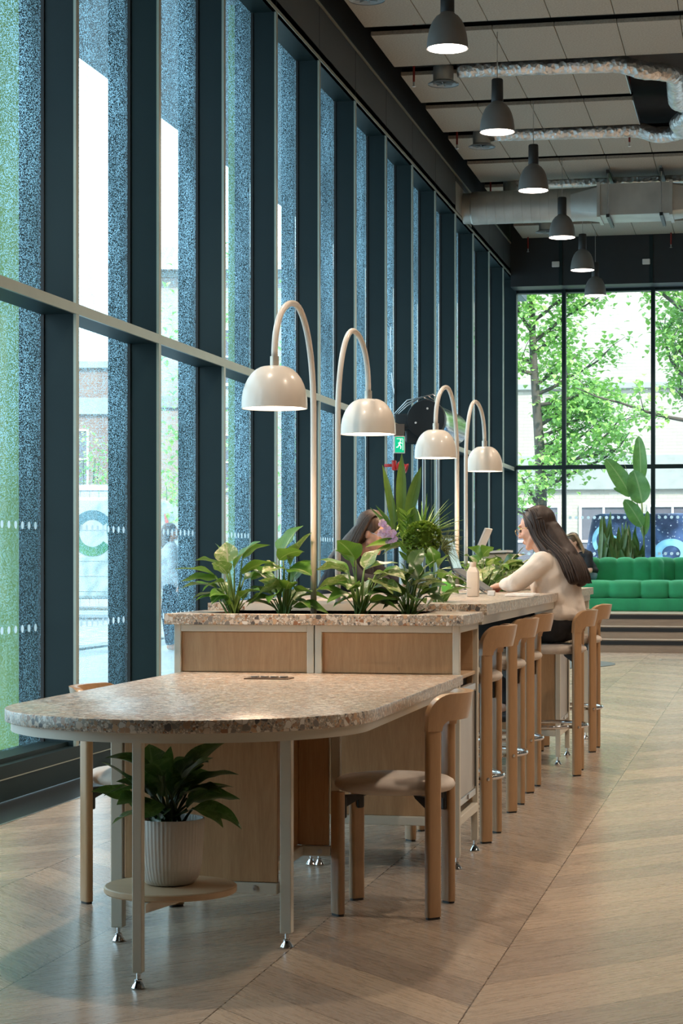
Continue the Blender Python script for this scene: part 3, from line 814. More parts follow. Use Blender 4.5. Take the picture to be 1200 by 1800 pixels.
def foil_duct(pts, r, label, strap=None):
    e = empty('foil_duct', pts[0], label=label, cat='air duct', group='silver flexible foil ducts')
    P, R_ = rumple([Vector(p)-Vector(pts[0]) for p in pts], r)
    MB().tube(P, R_, 16).build('sleeve', M['foil'], e, smooth=True)
    for k in (len(P)//5, len(P)//2, 4*len(P)//5):
        MB().tube([P[k], P[min(k+1, len(P)-1)]], r*1.04, 16).build('tape_band', M['steel'], e)
def arcp(c, r, a0, a1, z, n=8):
    return [(c[0]+r*math.cos(math.radians(a0+(a1-a0)*k/n)), c[1]+r*math.sin(math.radians(a0+(a1-a0)*k/n)), z) for k in range(n+1)]
zf = 5.945
foil_duct([(-2.9, 19.64, zf), (-1.35, 19.64, zf-.02)] + arcp((-1.12, 19.95), .28, 270, 360, zf-.10)[0:] + [(-.86, 20.9, zf-.14), (-.7, 21.2, zf-.12), (.2, 21.28, zf)], .085, 'silver foil duct in the first ceiling gap, bending to the right behind the first pendants')
foil_duct([(-3.0, 22.70, zf), (-1.35, 22.70, zf-.02)] + arcp((-1.15, 22.4), .28, 90, 0, zf-.1) + [(-.9, 21.9, zf-.14), (-.7, 21.45, zf-.1), (.2, 21.5, zf)], .085, 'silver foil duct in the second ceiling gap, bending back to the right')
foil_duct([(-.62, 19.62, zf), (-.60, 20.2, zf-.12), (-.45, 21.0, zf-.1), (.3, 21.2, zf)], .10, 'short silver foil duct cut by the right picture edge, upper')
foil_duct([(-.50, 21.7, zf), (-.50, 22.2, zf-.12), (-.35, 22.7, zf-.1), (.3, 22.7, zf)], .10, 'short silver foil duct cut by the right picture edge, lower')
foil_duct([(-3.1, 25.72, zf), (-1.2, 25.72, zf), (0, 25.72, zf)], .075, 'silver foil duct in the third ceiling gap above the big steel duct')
def diffuser(x, y, lab):
    e = empty('air_diffuser', (x, y, 5.80), label=lab, cat='air diffuser', group='round ceiling air diffusers')
    MB().lathe([(.10, .03), (.10, .17)], n=28, cap=False).build('neck', M['galv'], e, smooth=True)
    MB().lathe([(.150, .0), (.150, .008), (.10, .035), (.09, .035), (.13, .0)], n=32, cap=False).build('rim', simple('grey diffuser ring', (.30,.33,.34), .4), e, smooth=40)
    mb = MB()
    for k in range(8):
        mb.box(.0, .10, -.004, .004, .004, .02, Matrix.Rotation(2*PI*k/8, 4, 'Z'))
    mb.build('vane', M['steel'], e)
for x, y, lab in ((-3.04, 19.64, 'round grey air diffuser in the first visible ceiling gap, left end of the foil duct'), (-3.08, 22.70, 'round grey air diffuser in the second ceiling gap behind the second pendant'),
                  (-3.12, 25.72, 'round grey air diffuser above the big duct, left of the third pendant'), (-3.0, 28.8, 'round grey air diffuser beyond the big duct near the far wall'), (-3.2, 16.56, 'round air diffuser at the top edge of the picture, near the fascia')):
    diffuser(x, y, lab)
e = empty('spiral_duct', (-3.67, 25.35, 5.58), label='large galvanised ventilation duct crossing below the ceiling from the left fascia', cat='air duct')
RM = Matrix.Rotation(PI/2, 4, 'Y')
prof = []
x = .0
prof = [(.19, 0), (.19, .10), (.205, .12), (.205, .2)]
x = .2
while x < 1.35:
    prof += [(.203, x+.004), (.203, x+.104), (.2055, x+.106), (.2055, x+.109)]; x += .11
MB().lathe(prof, n=36, M=RM).build('round_section', M['galv'], e, smooth=12)
def loftbox(x0, a, x1, b):
    n = 32; vs = []
    def ringpt(shape, k):
        an = 2*PI*(k+.5)/n; c_, s_ = math.cos(an), math.sin(an)
        if shape[0] == 'c': return (shape[1]*c_, shape[1]*s_)
        w_, h_ = shape[1], shape[2]; m_ = max(abs(c_)/w_, abs(s_)/h_); return (c_/m_, s_/m_)
    for (x, sh) in ((x0, a), (x1, b)):
        for k in range(n):
            yy, zz = ringpt(sh, k); vs.append((x, yy, zz))
    return vs, [(k, (k+1) % n, (k+1) % n+n, k+n) for k in range(n)]
for args in ((1.35, ('c', .205), 2.05-.35, ('r', .30, .19)), (2.62-.05, ('r', .30, .19), 3.1, ('c', .205))):
    vs, fs = loftbox(*args); MB().add(vs, fs).build('transition_piece', M['galv'], e, smooth=25)
MB().box(1.70, 2.57, -.30, .30, -.19, .19).build('rectangular_section', M['galv'], e)
for xx in (1.70, 2.57): MB().box(xx-.02, xx+.02, -.32, .32, -.21, .21).build('flange', M['galv'], e)
MB().lathe([(.205, 3.1), (.205, 6.5)], n=36, M=RM).build('round_section', M['galv'], e, smooth=40)
for xx in (1.82, 2.46):
    for z0 in (-.235, .30): MB().box(xx-.02, xx+.02, -.42, .42, z0, z0+.04).build('hanger_channel', M['black_metal'], e)
    MB().tube([(xx, -.38, -.24), (xx, -.38, .37)], .006, 6).tube([(xx, .38, -.24), (xx, .38, .37)], .006, 6).build('threaded_rod', M['steel'], e)
def sprinkler(x, y, z, lab):
    e = empty('sprinkler', (x, y, z), label=lab, cat='sprinkler', group='red sprinkler drops')
    MB().tube([(0,0,.0), (0,0,6.55-z)], .011, 8).build('pipe', simple('red pipe', (.25,.02,.015), .5), e)
    MB().lathe([(.014, -.05), (.022, -.045), (.008, -.035), (.01, 0)], n=10).build('head', M['steel'], e)
for a in ((-3.33, 19.64, 5.84, 'red sprinkler drop at the fascia, beside the first diffuser'), (-3.36, 22.7, 5.84, 'red sprinkler drop at the fascia, beside the second diffuser'), (-3.38, 25.72, 5.84, 'red sprinkler drop at the fascia above the big duct'),
          (-3.40, 30.1, 5.78, 'red sprinkler drop in front of the dark far header, left'), (-1.32, 30.1, 5.78, 'red sprinkler drop in front of the dark far header, right'), (-1.45, 22.75, 5.80, 'small red sprinkler drop right of the second foil duct')): sprinkler(*a)
for x, lab in ((-3.0, 'small white sensor box on the dark far header, left'), (-1.68, 'small white sensor box on the dark far header, right')):
    o = MB().bbox(x-.055, x+.055, 30.15, 30.195, 5.51, 5.59, .008).build('sensor_box', M['white_pl']); tag(o, lab, 'sensor', 'white sensor boxes on the far header')

# ================================================================== PLANTS
def leaf(mb, base, tip, width, arch=.12, twist=0.0, fold=.25, prof=None, droop=0.0, n=12, side=None, wave=.0):
    """a curved blade from base to tip; arch lifts its middle, side is the rough direction of its width"""
    b, t_ = Vector(base), Vector(tip); ax = t_-b; L = ax.length
    if L < 1e-4: return
    a = ax.normalized()
    up = Vector((0, 0, 1)) - a*a.z
    up = up.normalized() if up.length > .15 else Vector((random.uniform(-1,1), -1, 0)).normalized()
    s = Vector(side) if side is not None else a.cross(up)
    s = (s - a*s.dot(a)).normalized()
    if twist: s = Matrix.Rotation(twist, 3, a) @ s
    nrm = s.cross(a).normalized()
    if nrm.dot(up) < 0 and side is None: nrm = -nrm
    vs, uv = [], []
    ph = random.uniform(0, 6)
    for i in range(n+1):
        q = i/n
        c = b + ax*q + up*(arch*L*4*q*(1-q)) - Vector((0,0,1))*(droop*L*q*q) + Vector((0,0,1))*(droop*L*q)*.0
        wd = (prof(q) if prof else math.sin(PI*min(1, q**.72))**.85*(1-.15*q)) * width/2
        if i == n: wd = .0006
        for k in range(5):
            f = (k-2)/2
            vs.append(c + s*(f*wd) + nrm*(abs(f)*wd*fold) + nrm*(wave*wd*math.sin(ph+q*11)*(abs(f)**2)))
            uv.append((.5+f/2, q))
    fs, uvs = [], []
    for i in range(n):
        for k in range(4):
            f = (i*5+k, i*5+k+1, (i+1)*5+k+1, (i+1)*5+k); fs.append(f); uvs.append([uv[j] for j in f])
    mb.add(vs, fs, uvs)
def petiole(mb, p0, p1, r=.003, bow=.15):
    p0, p1 = Vector(p0), Vector(p1); m_ = (p0+p1)/2; m_.x = p0.x*.6+p1.x*.4; m_.y = p0.y*.6+p1.y*.4; m_.z += bow*(p1-p0).length*.3
    P = [(p0*(1-q)*(1-q) + m_*2*q*(1-q) + p1*q*q) for q in [k/6 for k in range(7)]]
    mb.tube(P, [r*1.5-(r*.7)*k/6 for k in range(7)], 6)
def local(mb, o): mb.v = [(v[0]-o[0], v[1]-o[1], v[2]-o[2]) for v in mb.v]; return mb

def trough_plant(root, leaves, label, Y, mats=('leaf', 'leaf_pale'), extra=12, seed=1, name='potted_foliage_plant', spread=.16, group='leafy plants in the planting troughs'):
    """root: foot of the stems; leaves: (base px, tip px, width m, depth shift, pale?) read off the photograph"""
    random.seed(seed)
    e = empty(name, root, label=label, cat='plant', group=group)
    A, B, S = MB(), MB(), MB()
    r = Vector(root)
    for (bx, by, tx, ty, wd, dy, pale) in leaves:
        bp, tp = at(bx, by, Y+dy*.4), at(tx, ty, Y+dy)
        tgt = B if pale else A
        leaf(tgt, bp, tp, wd*1.42, arch=random.uniform(.05, .13), twist=random.uniform(-.5, .5) , fold=random.uniform(.15, .35), wave=.12)
        petiole(S, r + Vector((random.uniform(-.02,.02), random.uniform(-.02,.02), 0)), bp, .0035)
    for k in range(extra):
        a = random.uniform(0, 2*PI); h = random.uniform(.05, .17)*(1.2 if Y > 11 else 1); rad = random.uniform(.03, .07)*(2.2 if Y > 11 else 1)
        bp = r + Vector((rad*math.cos(a), rad*math.sin(a), h)); L = random.uniform(.10, .15)
        tp = bp + Vector((math.cos(a)*L, math.sin(a)*L, random.uniform(-.05, .07)))
        leaf(B if random.random() < .3 else A, bp, tp, random.uniform(.06, .085), arch=.12, twist=random.uniform(-.5,.5), wave=.1)
        petiole(S, r, bp, .003)
    for mb, nm, mt in ((A, 'leaves', M[mats[0]]), (B, 'pale_leaves', M[mats[1]]), (S, 'stems', M['stem'])):
        if mb.v: local(mb, root).build(nm, mt, e, smooth=True, recalc=False)
    return e
YP = 8.05
def zr(px, py, Y): 
    p = at(px, py, Y); return (p.x, p.y, .945)
trough_plant(zr(410, 1078, YP), [
    (378, 1012, 306, 1001, .075, -.12, 0), (385, 1018, 318, 1022, .07, -.05, 0), (382, 1035, 316, 1036, .065, .02, 0), (395, 1000, 343, 985, .06, .05, 0),
    (400, 990, 397, 953, .075, .05, 1), (412, 1000, 458, 952, .085, -.05, 0), (425, 985, 475, 958, .05, .06, 0), (425, 1010, 490, 990, .06, -.08, 0),
    (400, 1010, 372, 990, .065, -.1, 1), (395, 1045, 372, 1062, .06, -.1, 0), (380, 1048, 378, 1035, .05, 0, 0), (400, 1008, 378, 955, .04, .1, 0),
    (428, 1020, 465, 1015, .07, .05, 0)],
    'bushy green plant with arching leaves at the left end of the planter', YP, seed=3)
trough_plant(zr(498, 1078, YP), [
    (497, 980, 533, 924, .105, .05, 0), (510, 995, 548, 936, .09, .0, 1), (500, 1000, 460, 1008, .085, -.12, 1), (508, 1000, 548, 1012, .08, -.08, 0),
    (490, 985, 535, 970, .07, -.1, 0), (500, 1035, 450, 1050, .09, -.1, 1), (515, 1015, 550, 985, .06, .06, 0), (520, 1040, 548, 1040, .06, -.1, 0), (475, 1010, 440, 1020, .06, .05, 0),
    (515, 1055, 545, 1070, .05, -.1, 0), (470, 1050, 432, 1068, .06, -.08, 0)],
    'tall broad-leaved plant just left of the nearest arc lamp pole', YP, seed=5)
trough_plant(zr(636, 1078, YP), [
    (625, 985, 592, 950, .085, -.1, 0), (620, 998, 588, 968, .11, -.06, 0), (612, 1002, 555, 1002, .08, .0, 1), (610, 1020, 553, 1040, .07, -.1, 1),
    (640, 1002, 700, 990, .07, .05, 0), (660, 1010, 712, 1020, .085, -.1, 1), (650, 1020, 690, 1045, .075, -.12, 1), (612, 1010, 556, 985, .05, .1, 0),
    (620, 1050, 585, 1068, .05, -.1, 0), (650, 1060, 700, 1055, .05, -.1, 0), (640, 1000, 668, 965, .06, .1, 1)],
    'bushy plant with cream streaked leaves right of the nearest arc lamp poles', YP, seed=8)
trough_plant(zr(718, 1078, YP+.05), [
    (705, 1040, 668, 1030, .055, 0, 0), (722, 1030, 770, 1020, .06, 0, 0), (735, 1045, 775, 1045, .07, -.05, 0), (715, 1025, 700, 985, .05, 0, 0), (730, 1020, 765, 985, .06, .1, 1),
    (745, 1050, 780, 1060, .06, -.05, 0), (700, 1060, 672, 1072, .05, -.05, 0), (740, 1030, 785, 1030, .05, .1, 1), (725, 1000, 745, 965, .05, .15, 0), (700, 1050, 690, 1020, .06, -.05, 0),
    (712, 1030, 730, 1000, .06, 0, 0), (735, 1020, 720, 985, .05, .05, 0)],
    'dark stemmed plant at the right end of the planter, in front of the glass vase', YP+.05, mats=('leaf_dark', 'leaf_pale'), seed=11)
YC = 12.5
def zc(px, Y): p = at(px, 1000, Y); return (p.x, p.y, .965)
trough_plant(zc(768, 8.75), [(760, 1010, 800, 1015, .06, .0, 1), (755, 1000, 742, 970, .06, 0, 0), (770, 1000, 790, 975, .06, 0, 0), (765, 1020, 730, 1015, .06, 0, 1), (775, 1015, 800, 1035, .05, 0, 0), (762, 990, 755, 960, .05, .05, 0)],
    'leafy plant behind the vase at the back of the first planting trough', 8.75, seed=13, extra=4)
trough_plant(zc(850, YC-.5), [
    (845, 985, 820, 962, .12, 0, 0), (848, 978, 868, 962, .11, 0, 0), (840, 1000, 815, 1000, .10, 0, 0), (846, 1000, 847, 1022, .13, -.1, 1), (855, 1000, 885, 985, .10, 0, 0), (860, 1015, 880, 1035, .1, 0, 0), (835, 1010, 820, 1030, .1, 0, 0)],
    'leafy plant in the counter trough just beside the cream bottle', YC-.5, mats=('leaf', 'leaf_pale'), seed=17, extra=26)
trough_plant(zc(885, YC), [
    (880, 1000, 925, 975, .10, 0, 0), (885, 1005, 920, 1000, .09, 0, 0), (880, 1010, 865, 1000, .10, 0, 1), (900, 995, 922, 960, .05, 0, 0), (880, 995, 868, 975, .07, 0, 0), (890, 1015, 910, 1030, .09, 0, 1), (870, 1020, 850, 1030, .1, 0, 0)],
    'dense leafy plant in the counter trough before the seated woman in cream', YC, mats=('leaf_dark', 'leaf_pale'), seed=19, extra=34)
trough_plant(zc(868, YC+.5), [
    (866, 990, 845, 970, .08, 0, 0), (868, 985, 880, 965, .08, 0, 0), (868, 995, 900, 985, .08, 0, 0), (866, 1000, 840, 995, .08, 0, 1)],
    'leafy plant at the far end of the counter trough, behind the others', YC+.5, seed=23, extra=24)

# plant in the ribbed pot on the low shelf
PX, PYY = DSC.x-.008, DSC.y+.02
pp = empty('potted_plant', (PX, PYY, .252), label='dark leaved plant in a white ribbed pot on the low shelf under the table', cat='potted plant')
prof = [(0, 0), (.058, 0), (.070, .004), (.082, .02), (.092, .06), (.097, .12), (.100, .19), (.0985, .192), (.095, .19), (.092, .165), (0, .165)]
def ribw(k, n): return .016*abs(math.sin(PI*k/4.0)) - .008
MB().lathe(prof[1:10], n=208, wave=ribw, cap='a').build('pot', simple('white ribbed ceramic', (.62,.58,.53), .5, var=.02), pp, smooth=50)
MB().lathe([(.093, .160), (0, .168)], n=30).build('soil', M['soil'], pp)
random.seed(31)
A, S = MB(), MB()
lf = [(250, 1400, 178, 1340, .10), (240, 1420, 160, 1392, .10), (255, 1430, 196, 1450, .10), (270, 1380, 262, 1308, .12), (290, 1380, 300, 1312, .05), (310, 1390, 375, 1332, .10), (330, 1390, 420, 1362, .10), (335, 1410, 422, 1405, .11),
      (340, 1420, 425, 1458, .07), (300, 1420, 268, 1470, .09), (330, 1425, 392, 1455, .07), (280, 1395, 330, 1345, .13), (320, 1400, 390, 1395, .12), (265, 1400, 225, 1370, .10), (300, 1400, 345, 1370, .10), (280, 1410, 240, 1445, .09), (310, 1380, 340, 1330, .09), (285, 1400, 295, 1340, .12), (260, 1410, 205, 1415, .09)]
for i, (bx, by, tx, ty, wd) in enumerate(lf):
    dy = random.uniform(-.16, .14)
    b, t_ = at(bx, by, PYY+dy*.4), at(tx, ty, PYY+dy)
    leaf(A, b, t_, wd*1.0, arch=random.uniform(.06, .14), twist=random.uniform(-.6, .6), wave=.1)
    petiole(S, (PX+random.uniform(-.03,.03), PYY+random.uniform(-.03,.03), .42), b, .004)
for k in range(14):
    a = random.uniform(0, 2*PI); b = Vector((PX+.05*math.cos(a), PYY+.05*math.sin(a), .47+random.uniform(0,.12))); L = random.uniform(.10,.16)
    leaf(A, b, b+Vector((L*math.cos(a), L*math.sin(a), random.uniform(-.04,.10))), .095, arch=.1, twist=random.uniform(-.5,.5)); petiole(S, (PX, PYY, .42), b, .004)
local(A, pp.location).build('leaves', M['leaf_aglao'], pp, smooth=True, recalc=False); local(S, pp.location).build('stems', M['stem_dark'], pp, smooth=True)

# ------------------------------------------------------------------ vase with flowers
VX_, VY = -1.50, 9.10
p0 = at(722, 1000, VY); VX_ = p0.x
vs_ = empty('flower_arrangement', (VX_, VY, CZ), label='tall clear glass vase of palm leaves, green hydrangea and lilac orchids on the counter', cat='vase of flowers')
t = NT('vase glass'); t.n.remove(t.b)
g1_ = t.new('ShaderNodeBsdfTransparent'); g1_.inputs[0].default_value = (.80,.88,.88,1); g2_ = t.new('ShaderNodeBsdfGlossy'); g2_.inputs['Roughness'].default_value = .05
lw = t.new('ShaderNodeLayerWeight'); lw.inputs[0].default_value = .35; mx = t.new('ShaderNodeMixShader'); t.l.new(lw.outputs['Facing'], mx.inputs[0]); t.l.new(g1_.outputs[0], mx.inputs[1]); t.l.new(g2_.outputs[0], mx.inputs[2]); t.l.new(mx.outputs[0], t.out.inputs[0]); M['vase'] = t.m
MB().lathe([(.050, .0), (.052, .01), (.056, .24)], n=32, cap='a').lathe([(.048, .012), (.052, .24)], n=32, cap='a').build('vase', M['vase'], vs_, smooth=True, recalc=False)
random.seed(41)
S = MB()
for k in range(12):
    a = random.uniform(0, 6.28); S.tube([(.03*math.cos(a), .03*math.sin(a), .015), (-.02*math.cos(a), -.02*math.sin(a), .26), (-.05*math.cos(a), -.05*math.sin(a), .36)], .0035, 6)
S.build('flower_stems', M['stem_dark'], vs_, smooth=True)
A = MB()
def V(px, py, d=0): return at(px, py, VY+d)
for (bx, by, tx, ty, wd, d) in ((692, 935, 672, 817, .034, 0), (705, 935, 706, 796, .050, .05), (714, 925, 740, 820, .055, -.02), (727, 935, 728, 888, .045, -.08), (700, 950, 650, 892, .018, 0), (694, 940, 690, 870, .026, .02), (700, 945, 660, 888, .020, .05)):
    leaf(A, V(bx, by, d), V(tx, ty, d), wd, arch=.02, side=(1, .2, 0), fold=.3, prof=lambda q: max(.02, (math.sin(PI*min(1, q*.55+.18))**1.3)*(1-q**5)))
local(A, vs_.location).build('sword_leaves', M['leaf_sword'], vs_, smooth=True, recalc=False)
A = MB()
for (cx_, cy_, sp, n_, L0) in ((755, 935, 62, 46, .16), (700, 935, 40, 12, .12)):
    for k in range(n_):
        a = math.radians(random.uniform(-30, 150)); ll = random.uniform(.6, 1.1)*sp
        b = V(cx_-12, cy_+10, random.uniform(.0,.08)); t_ = V(cx_ + ll*math.cos(a), cy_ - ll*math.sin(a), random.uniform(-.04,.16))
        leaf(A, b, t_, .013, arch=.04, fold=.4, n=7)
local(A, vs_.location).build('palm_fronds', M['leaf'], vs_, smooth=True, recalc=False)
A = MB(); S = MB()
for k in range(130):
    b = V(775, 965, random.uniform(-.04,.04)); a = math.radians(random.uniform(-60, 75)); ll = random.uniform(10, 42)
    t_ = V(775 + ll*math.cos(a), 965 - ll*math.sin(a), random.uniform(-.08,.08)); S.tube([b, (b+t_)/2+Vector((0,0,.01)), t_], [.0012, .0008, .0004], 4)
local(S, vs_.location).build('feathery_grass', simple('olive grass plume', (.16,.20,.06), .7), vs_)
A = MB()
hc = V(742, 946, -.15)
A.lathe([(.0005, -.045), (.035, -.035), (.052, 0), (.035, .035), (.0005, .045)], hc, 16)
A.uv = [[(.2, .3)]*len(f) for f in A.f]; A.hasuv = True
for k in range(420):
    u = Vector((random.gauss(0,1), random.gauss(0,1), random.gauss(0,1))).normalized(); c = hc + Vector((u.x*.075, u.y*.06, u.z*.062))
    for q in range(3):
        dr = (u + Vector((random.uniform(-1,1), random.uniform(-1,1), random.uniform(-1,1)))*.9).normalized()*.020
        leaf(A, c, c+dr, .019, arch=.1, n=3, fold=.2)
local(A, vs_.location).build('hydrangea_head', M['leaf_hydr'], vs_, smooth=True, recalc=False)
A = MB()
for (cx_, cy_) in ((672, 920), (680, 930), (670, 938), (690, 938), (684, 950), (692, 948), (678, 942)):
    c = V(cx_, cy_, -.07)
    for q in range(5):
        a = 2*PI*q/5 + random.uniform(-.2,.2); leaf(A, c, c+Vector((.021*math.cos(a), -.006, .021*math.sin(a))), .021, arch=.1, n=5, side=(-math.sin(a), 0, math.cos(a)), prof=lambda q: math.sin(PI*min(1,q**.8*.95+.03))**.6)
local(A, vs_.location).build('orchid_flower', M['petal'], vs_, smooth=True, recalc=False)
A = MB()
for (bx, by, tx, ty, wd) in ((700, 955, 642, 962, .07), (700, 962, 655, 972, .06), (705, 958, 672, 975, .075), (735, 970, 722, 985, .04)):
    leaf(A, V(bx, by, -.04), V(tx, ty, -.1), wd, arch=.06, twist=.5)
S = MB(); S.tube([V(716, 990, -.07), V(713, 940, -.08), V(716, 900, -.07)], .004, 6)
for k in range(9):
    y_ = 985 - k*9.5; sg = 1 if k % 2 else -1
    leaf(A, V(715, y_, -.08), V(715+sg*15, y_-17, -.10), .022, arch=.05, side=(1,0,.3)); leaf(A, V(715, y_-3, -.08), V(715-sg*14, y_-18, -.09), .020, arch=.05, side=(1,0,.3))
local(A, vs_.location).build('broad_leaves', M['leaf'], vs_, smooth=True, recalc=False); local(S, vs_.location).build('leafy_stem', M['stem'], vs_)

# ================================================================== THINGS ON THE COUNTER
def on(px, py, Y=None, z=CZ):
    c_, s_ = math.cos(YAW), math.sin(YAW); xc = (px-600)/3600; up = (985-py)/3600; t_ = (z-H_CAM)/up
    return Vector(((xc*c_-s_)*t_, (xc*s_+c_)*t_, z))
p = on(831, 1049)
e = empty('drink_bottle', p, label='square cream bottle with a short neck standing on the counter beside the laptop', cat='bottle')
MB().bbox(-.029, .029, -.029, .029, 0, .125, .008).build('body', simple('cream bottle', (.66,.58,.49), .45, var=.02), e, smooth=40)
mb = MB(); mb.add([(-.028,-.028,.122),(.028,-.028,.122),(.028,.028,.122),(-.028,.028,.122),(-.017,-.017,.147),(.017,-.017,.147),(.017,.017,.147),(-.017,.017,.147)], [(0,1,5,4),(1,2,6,5),(2,3,7,6),(3,0,4,7),(4,5,6,7)])
mb.build('shoulder', simple('cream bottle shoulder', (.66,.58,.49), .45, var=.02), e, bevel=.003)
MB().lathe([(.016, .145), (.0165, .148), (.0165, .170), (.015, .172), (0, .172)], n=24).build('cap', simple('cream cap', (.62,.52,.42), .5), e, smooth=40)
p = on(863.5, 1047)
o = MB().bbox(-.018, .018, -.02, .02, 0, .026, .004).build('charger_plug', M['white_pl']); o.location = p; tag(o, 'small white plug block beside the square cream bottle', 'charger')
p = on(912, 1049)
e = empty('keyboard', p, -.0, label='slim white keyboard under the hand of the woman in cream', cat='keyboard')
MB().bbox(-.07, .075, -.02, .26, 0, .012, .004).build('body', M['white_pl'], e)
mb = MB()
for i in range(4):
    for j in range(12): mb.bbox(-.058+i*.031, -.034+i*.031, -.012+j*.0222, .006+j*.0222, .012, .016, .002, seg=1)
mb.build('keys', simple('pale keys', (.8,.8,.8), .5), e)
# laptop 1 on a riser
e = empty('laptop', (-1.56, 11.0, CZ), label='open laptop on a tilted riser facing the woman in cream, screen nearly edge-on', cat='laptop')
hx, hz = -.065, .128
scr = [(hx, hz), (hx-.052, hz+.175)]
d = Vector((scr[1][0]-scr[0][0], 0, scr[1][1]-scr[0][1])).normalized(); nn = Vector((d.z, 0, -d.x))
Y_a, Y_b = -.18, .14
def plate(mb, p, q, th, ya, yb_):
    p, q = Vector((p[0],0,p[1])), Vector((q[0],0,q[1])); a = (q-p).normalized(); nv = Vector((a.z, 0, -a.x))*th
    vs = [p+Vector((0,ya,0)), p+Vector((0,yb_,0)), q+Vector((0,yb_,0)), q+Vector((0,ya,0))]
    return mb.add(vs + [v+nv for v in vs], [(0,1,2,3),(7,6,5,4),(0,4,5,1),(1,5,6,2),(2,6,7,3),(3,7,4,0)])
plate(MB(), scr[0], scr[1], -.006, Y_a, Y_b).build('lid', simple('dark laptop shell', (.05,.055,.06), .4, .5), e)
t = NT('laptop screen'); co = t.coord(); t.base((.02,.03,.03)); t.b.inputs['Emission Color'].default_value = (.3,.5,.5,1)
t.l.new(t.ramp(t.noise(co, 18, 4), [(.35, (.05,.11,.12)), (.6, (.28,.46,.42))]), t.b.inputs['Emission Color']); t.b.inputs['Emission Strength'].default_value = .8; t.rough(.1)
plate(MB(), (scr[0][0]+.002, scr[0][1]+.01), (scr[1][0]+.002, scr[1][1]-.006), .0012, Y_a+.008, Y_b-.008).build('screen', t.m, e)
plate(MB(), (hx, hz-.002), (hx+.17, .016), -.010, Y_a, Y_b).build('base', simple('grey laptop base', (.22,.22,.23), .4, .5), e)
plate(MB(), (hx+.02, hz-.010), (hx+.14, .03), .001, Y_a+.03, Y_b-.03).build('keys', M['plastic_black'], e)
plate(plate(MB(), (hx+.17, 0), (hx-.02, .118), .004, Y_a+.03, Y_a+.09), (hx+.17, 0), (hx-.02, .118), .004, Y_b-.09, Y_b-.03).box(hx-.05, hx+.18, Y_a+.03, Y_b-.03, 0, .004).build('riser', M['steel'], e)
# laptop 2 farther away
e = empty('laptop', tuple(on(893, 1025, z=CZ)), label='pale silver laptop on a beige stand, farther along the counter beyond the plants', cat='laptop')
e.location = (-1.62, 12.95, CZ)
plate(MB(), (-.16, .245), (-.10, .385), .010, -.14, .18).build('lid', M['white_pl'], e)
plate(MB(), (-.16, .235), (.04, .245), .014, -.14, .18).build('base', M['white_pl'], e)
MB().bbox(-.15, .05, -.13, .17, 0, .225, .02).build('stand', simple('beige stand', (.50,.43,.34), .6), e, smooth=40)
# tub
p = on(789, 1040, z=.968); p = at(789, 1040, 11.75); p.z = CZ; p.y = 11.68
e = empty('snack_tub', p, label='small green tub with a pale lid on the counter behind the second arc lamp poles', cat='tub')
MB().lathe([(.032, 0), (.034, .003), (.036, .055), (.034, .058)], n=24).build('body', simple('bright green label', (.10,.42,.06), .5), e, smooth=40)
MB().lathe([(.034, .058), (.034, .066), (.026, .088), (.012, .096), (0, .097)], n=24).build('lid', M['white_pl'], e, smooth=40)
P = [at(794+dx, y_, 11.66) for dx, y_ in ((0, 1038), (-4, 1032), (2, 1028), (14, 1029), (24, 1033), (38, 1036), (20, 1040), (4, 1041), (30, 1042), (60, 1043))]
for q in P: q.z = max(q.z, CZ+.004)
o = MB().tube(P, .004, 6).build('charging_cable', M['white_pl'], smooth=True); tag(o, 'white charging cable coiled on the counter beside the green tub', 'cable')

# ================================================================== SOFA
def ribbon_path(pts, step=.02):
    P = [Vector((x, y, 0)) for x, y in pts]; out = []
    for i in range(len(P)-1):
        m_ = max(1, int((P[i+1]-P[i]).length/step))
        for k in range(m_): out.append(P[i].lerp(P[i+1], k/m_))
    out.append(P[-1])
    for _ in range(60): out = [out[0]] + [(out[i-1]+out[i]*2+out[i+1])/4 for i in range(1, len(out)-1)] + [out[-1]]
    s = [0]
    for i in range(1, len(out)): s.append(s[-1] + (out[i]-out[i-1]).length)
    return out, s
def channel(path, seams, section, amp, gap=.012):
    """sweeps a closed section along the path, pinched at the seams"""
    P, S_ = path; mb = MB(); vs = []; n = len(section)
    for i, p in enumerate(P):
        tg = (P[min(i+1, len(P)-1)] - P[max(i-1, 0)]).normalized(); nv = Vector((tg.y, -tg.x, 0))      # towards the front
        s = S_[i]
        lo = max([q for q in seams if q <= s], default=seams[0]); hi = min([q for q in seams if q > s], default=seams[-1]+.3)
        f = max(0, min(1, (s-lo)/(hi-lo))); pf = (max(0, 1-abs(2*f-1)**2.6))**.55
        cx_ = sum(a for a, _, _ in section)/n; cz_ = sum(b for _, b, _ in section)/n
        for (dx, z, wgt) in section:
            k = wgt*amp*(pf-1)
            dd = Vector((dx-cx_, z-cz_)).normalized()
            vs.append(p + nv*(dx + dd.x*k) + Vector((0, 0, z + dd.y*k)))
    fs = []
    for i in range(len(P)-1):
        for k in range(n):
            a, b = i*n+k, i*n+(k+1) % n; fs.append((a, b, b+n, a+n))
    fs += [tuple(range(n))[::-1], tuple((len(P)-1)*n+k for k in range(n))]
    return mb.add(vs, fs)
def roundsec(x0, x1, z0, z1, r, m_=6, wt=lambda a: 1):
    out = []
    for (cx_, cz_, a0) in ((x1-r, z1-r, 0), (x0+r, z1-r, 90), (x0+r, z0+r, 180), (x1-r, z0+r, 270)):
        for k in range(m_+1):
            a = math.radians(a0+90*k/m_); out.append((cx_+r*math.cos(a), cz_+r*math.sin(a), 1 if cz_ > (z0+z1)/2 or cx_ > (x0+x1)/2 else .2))
    return out
ZP = .488
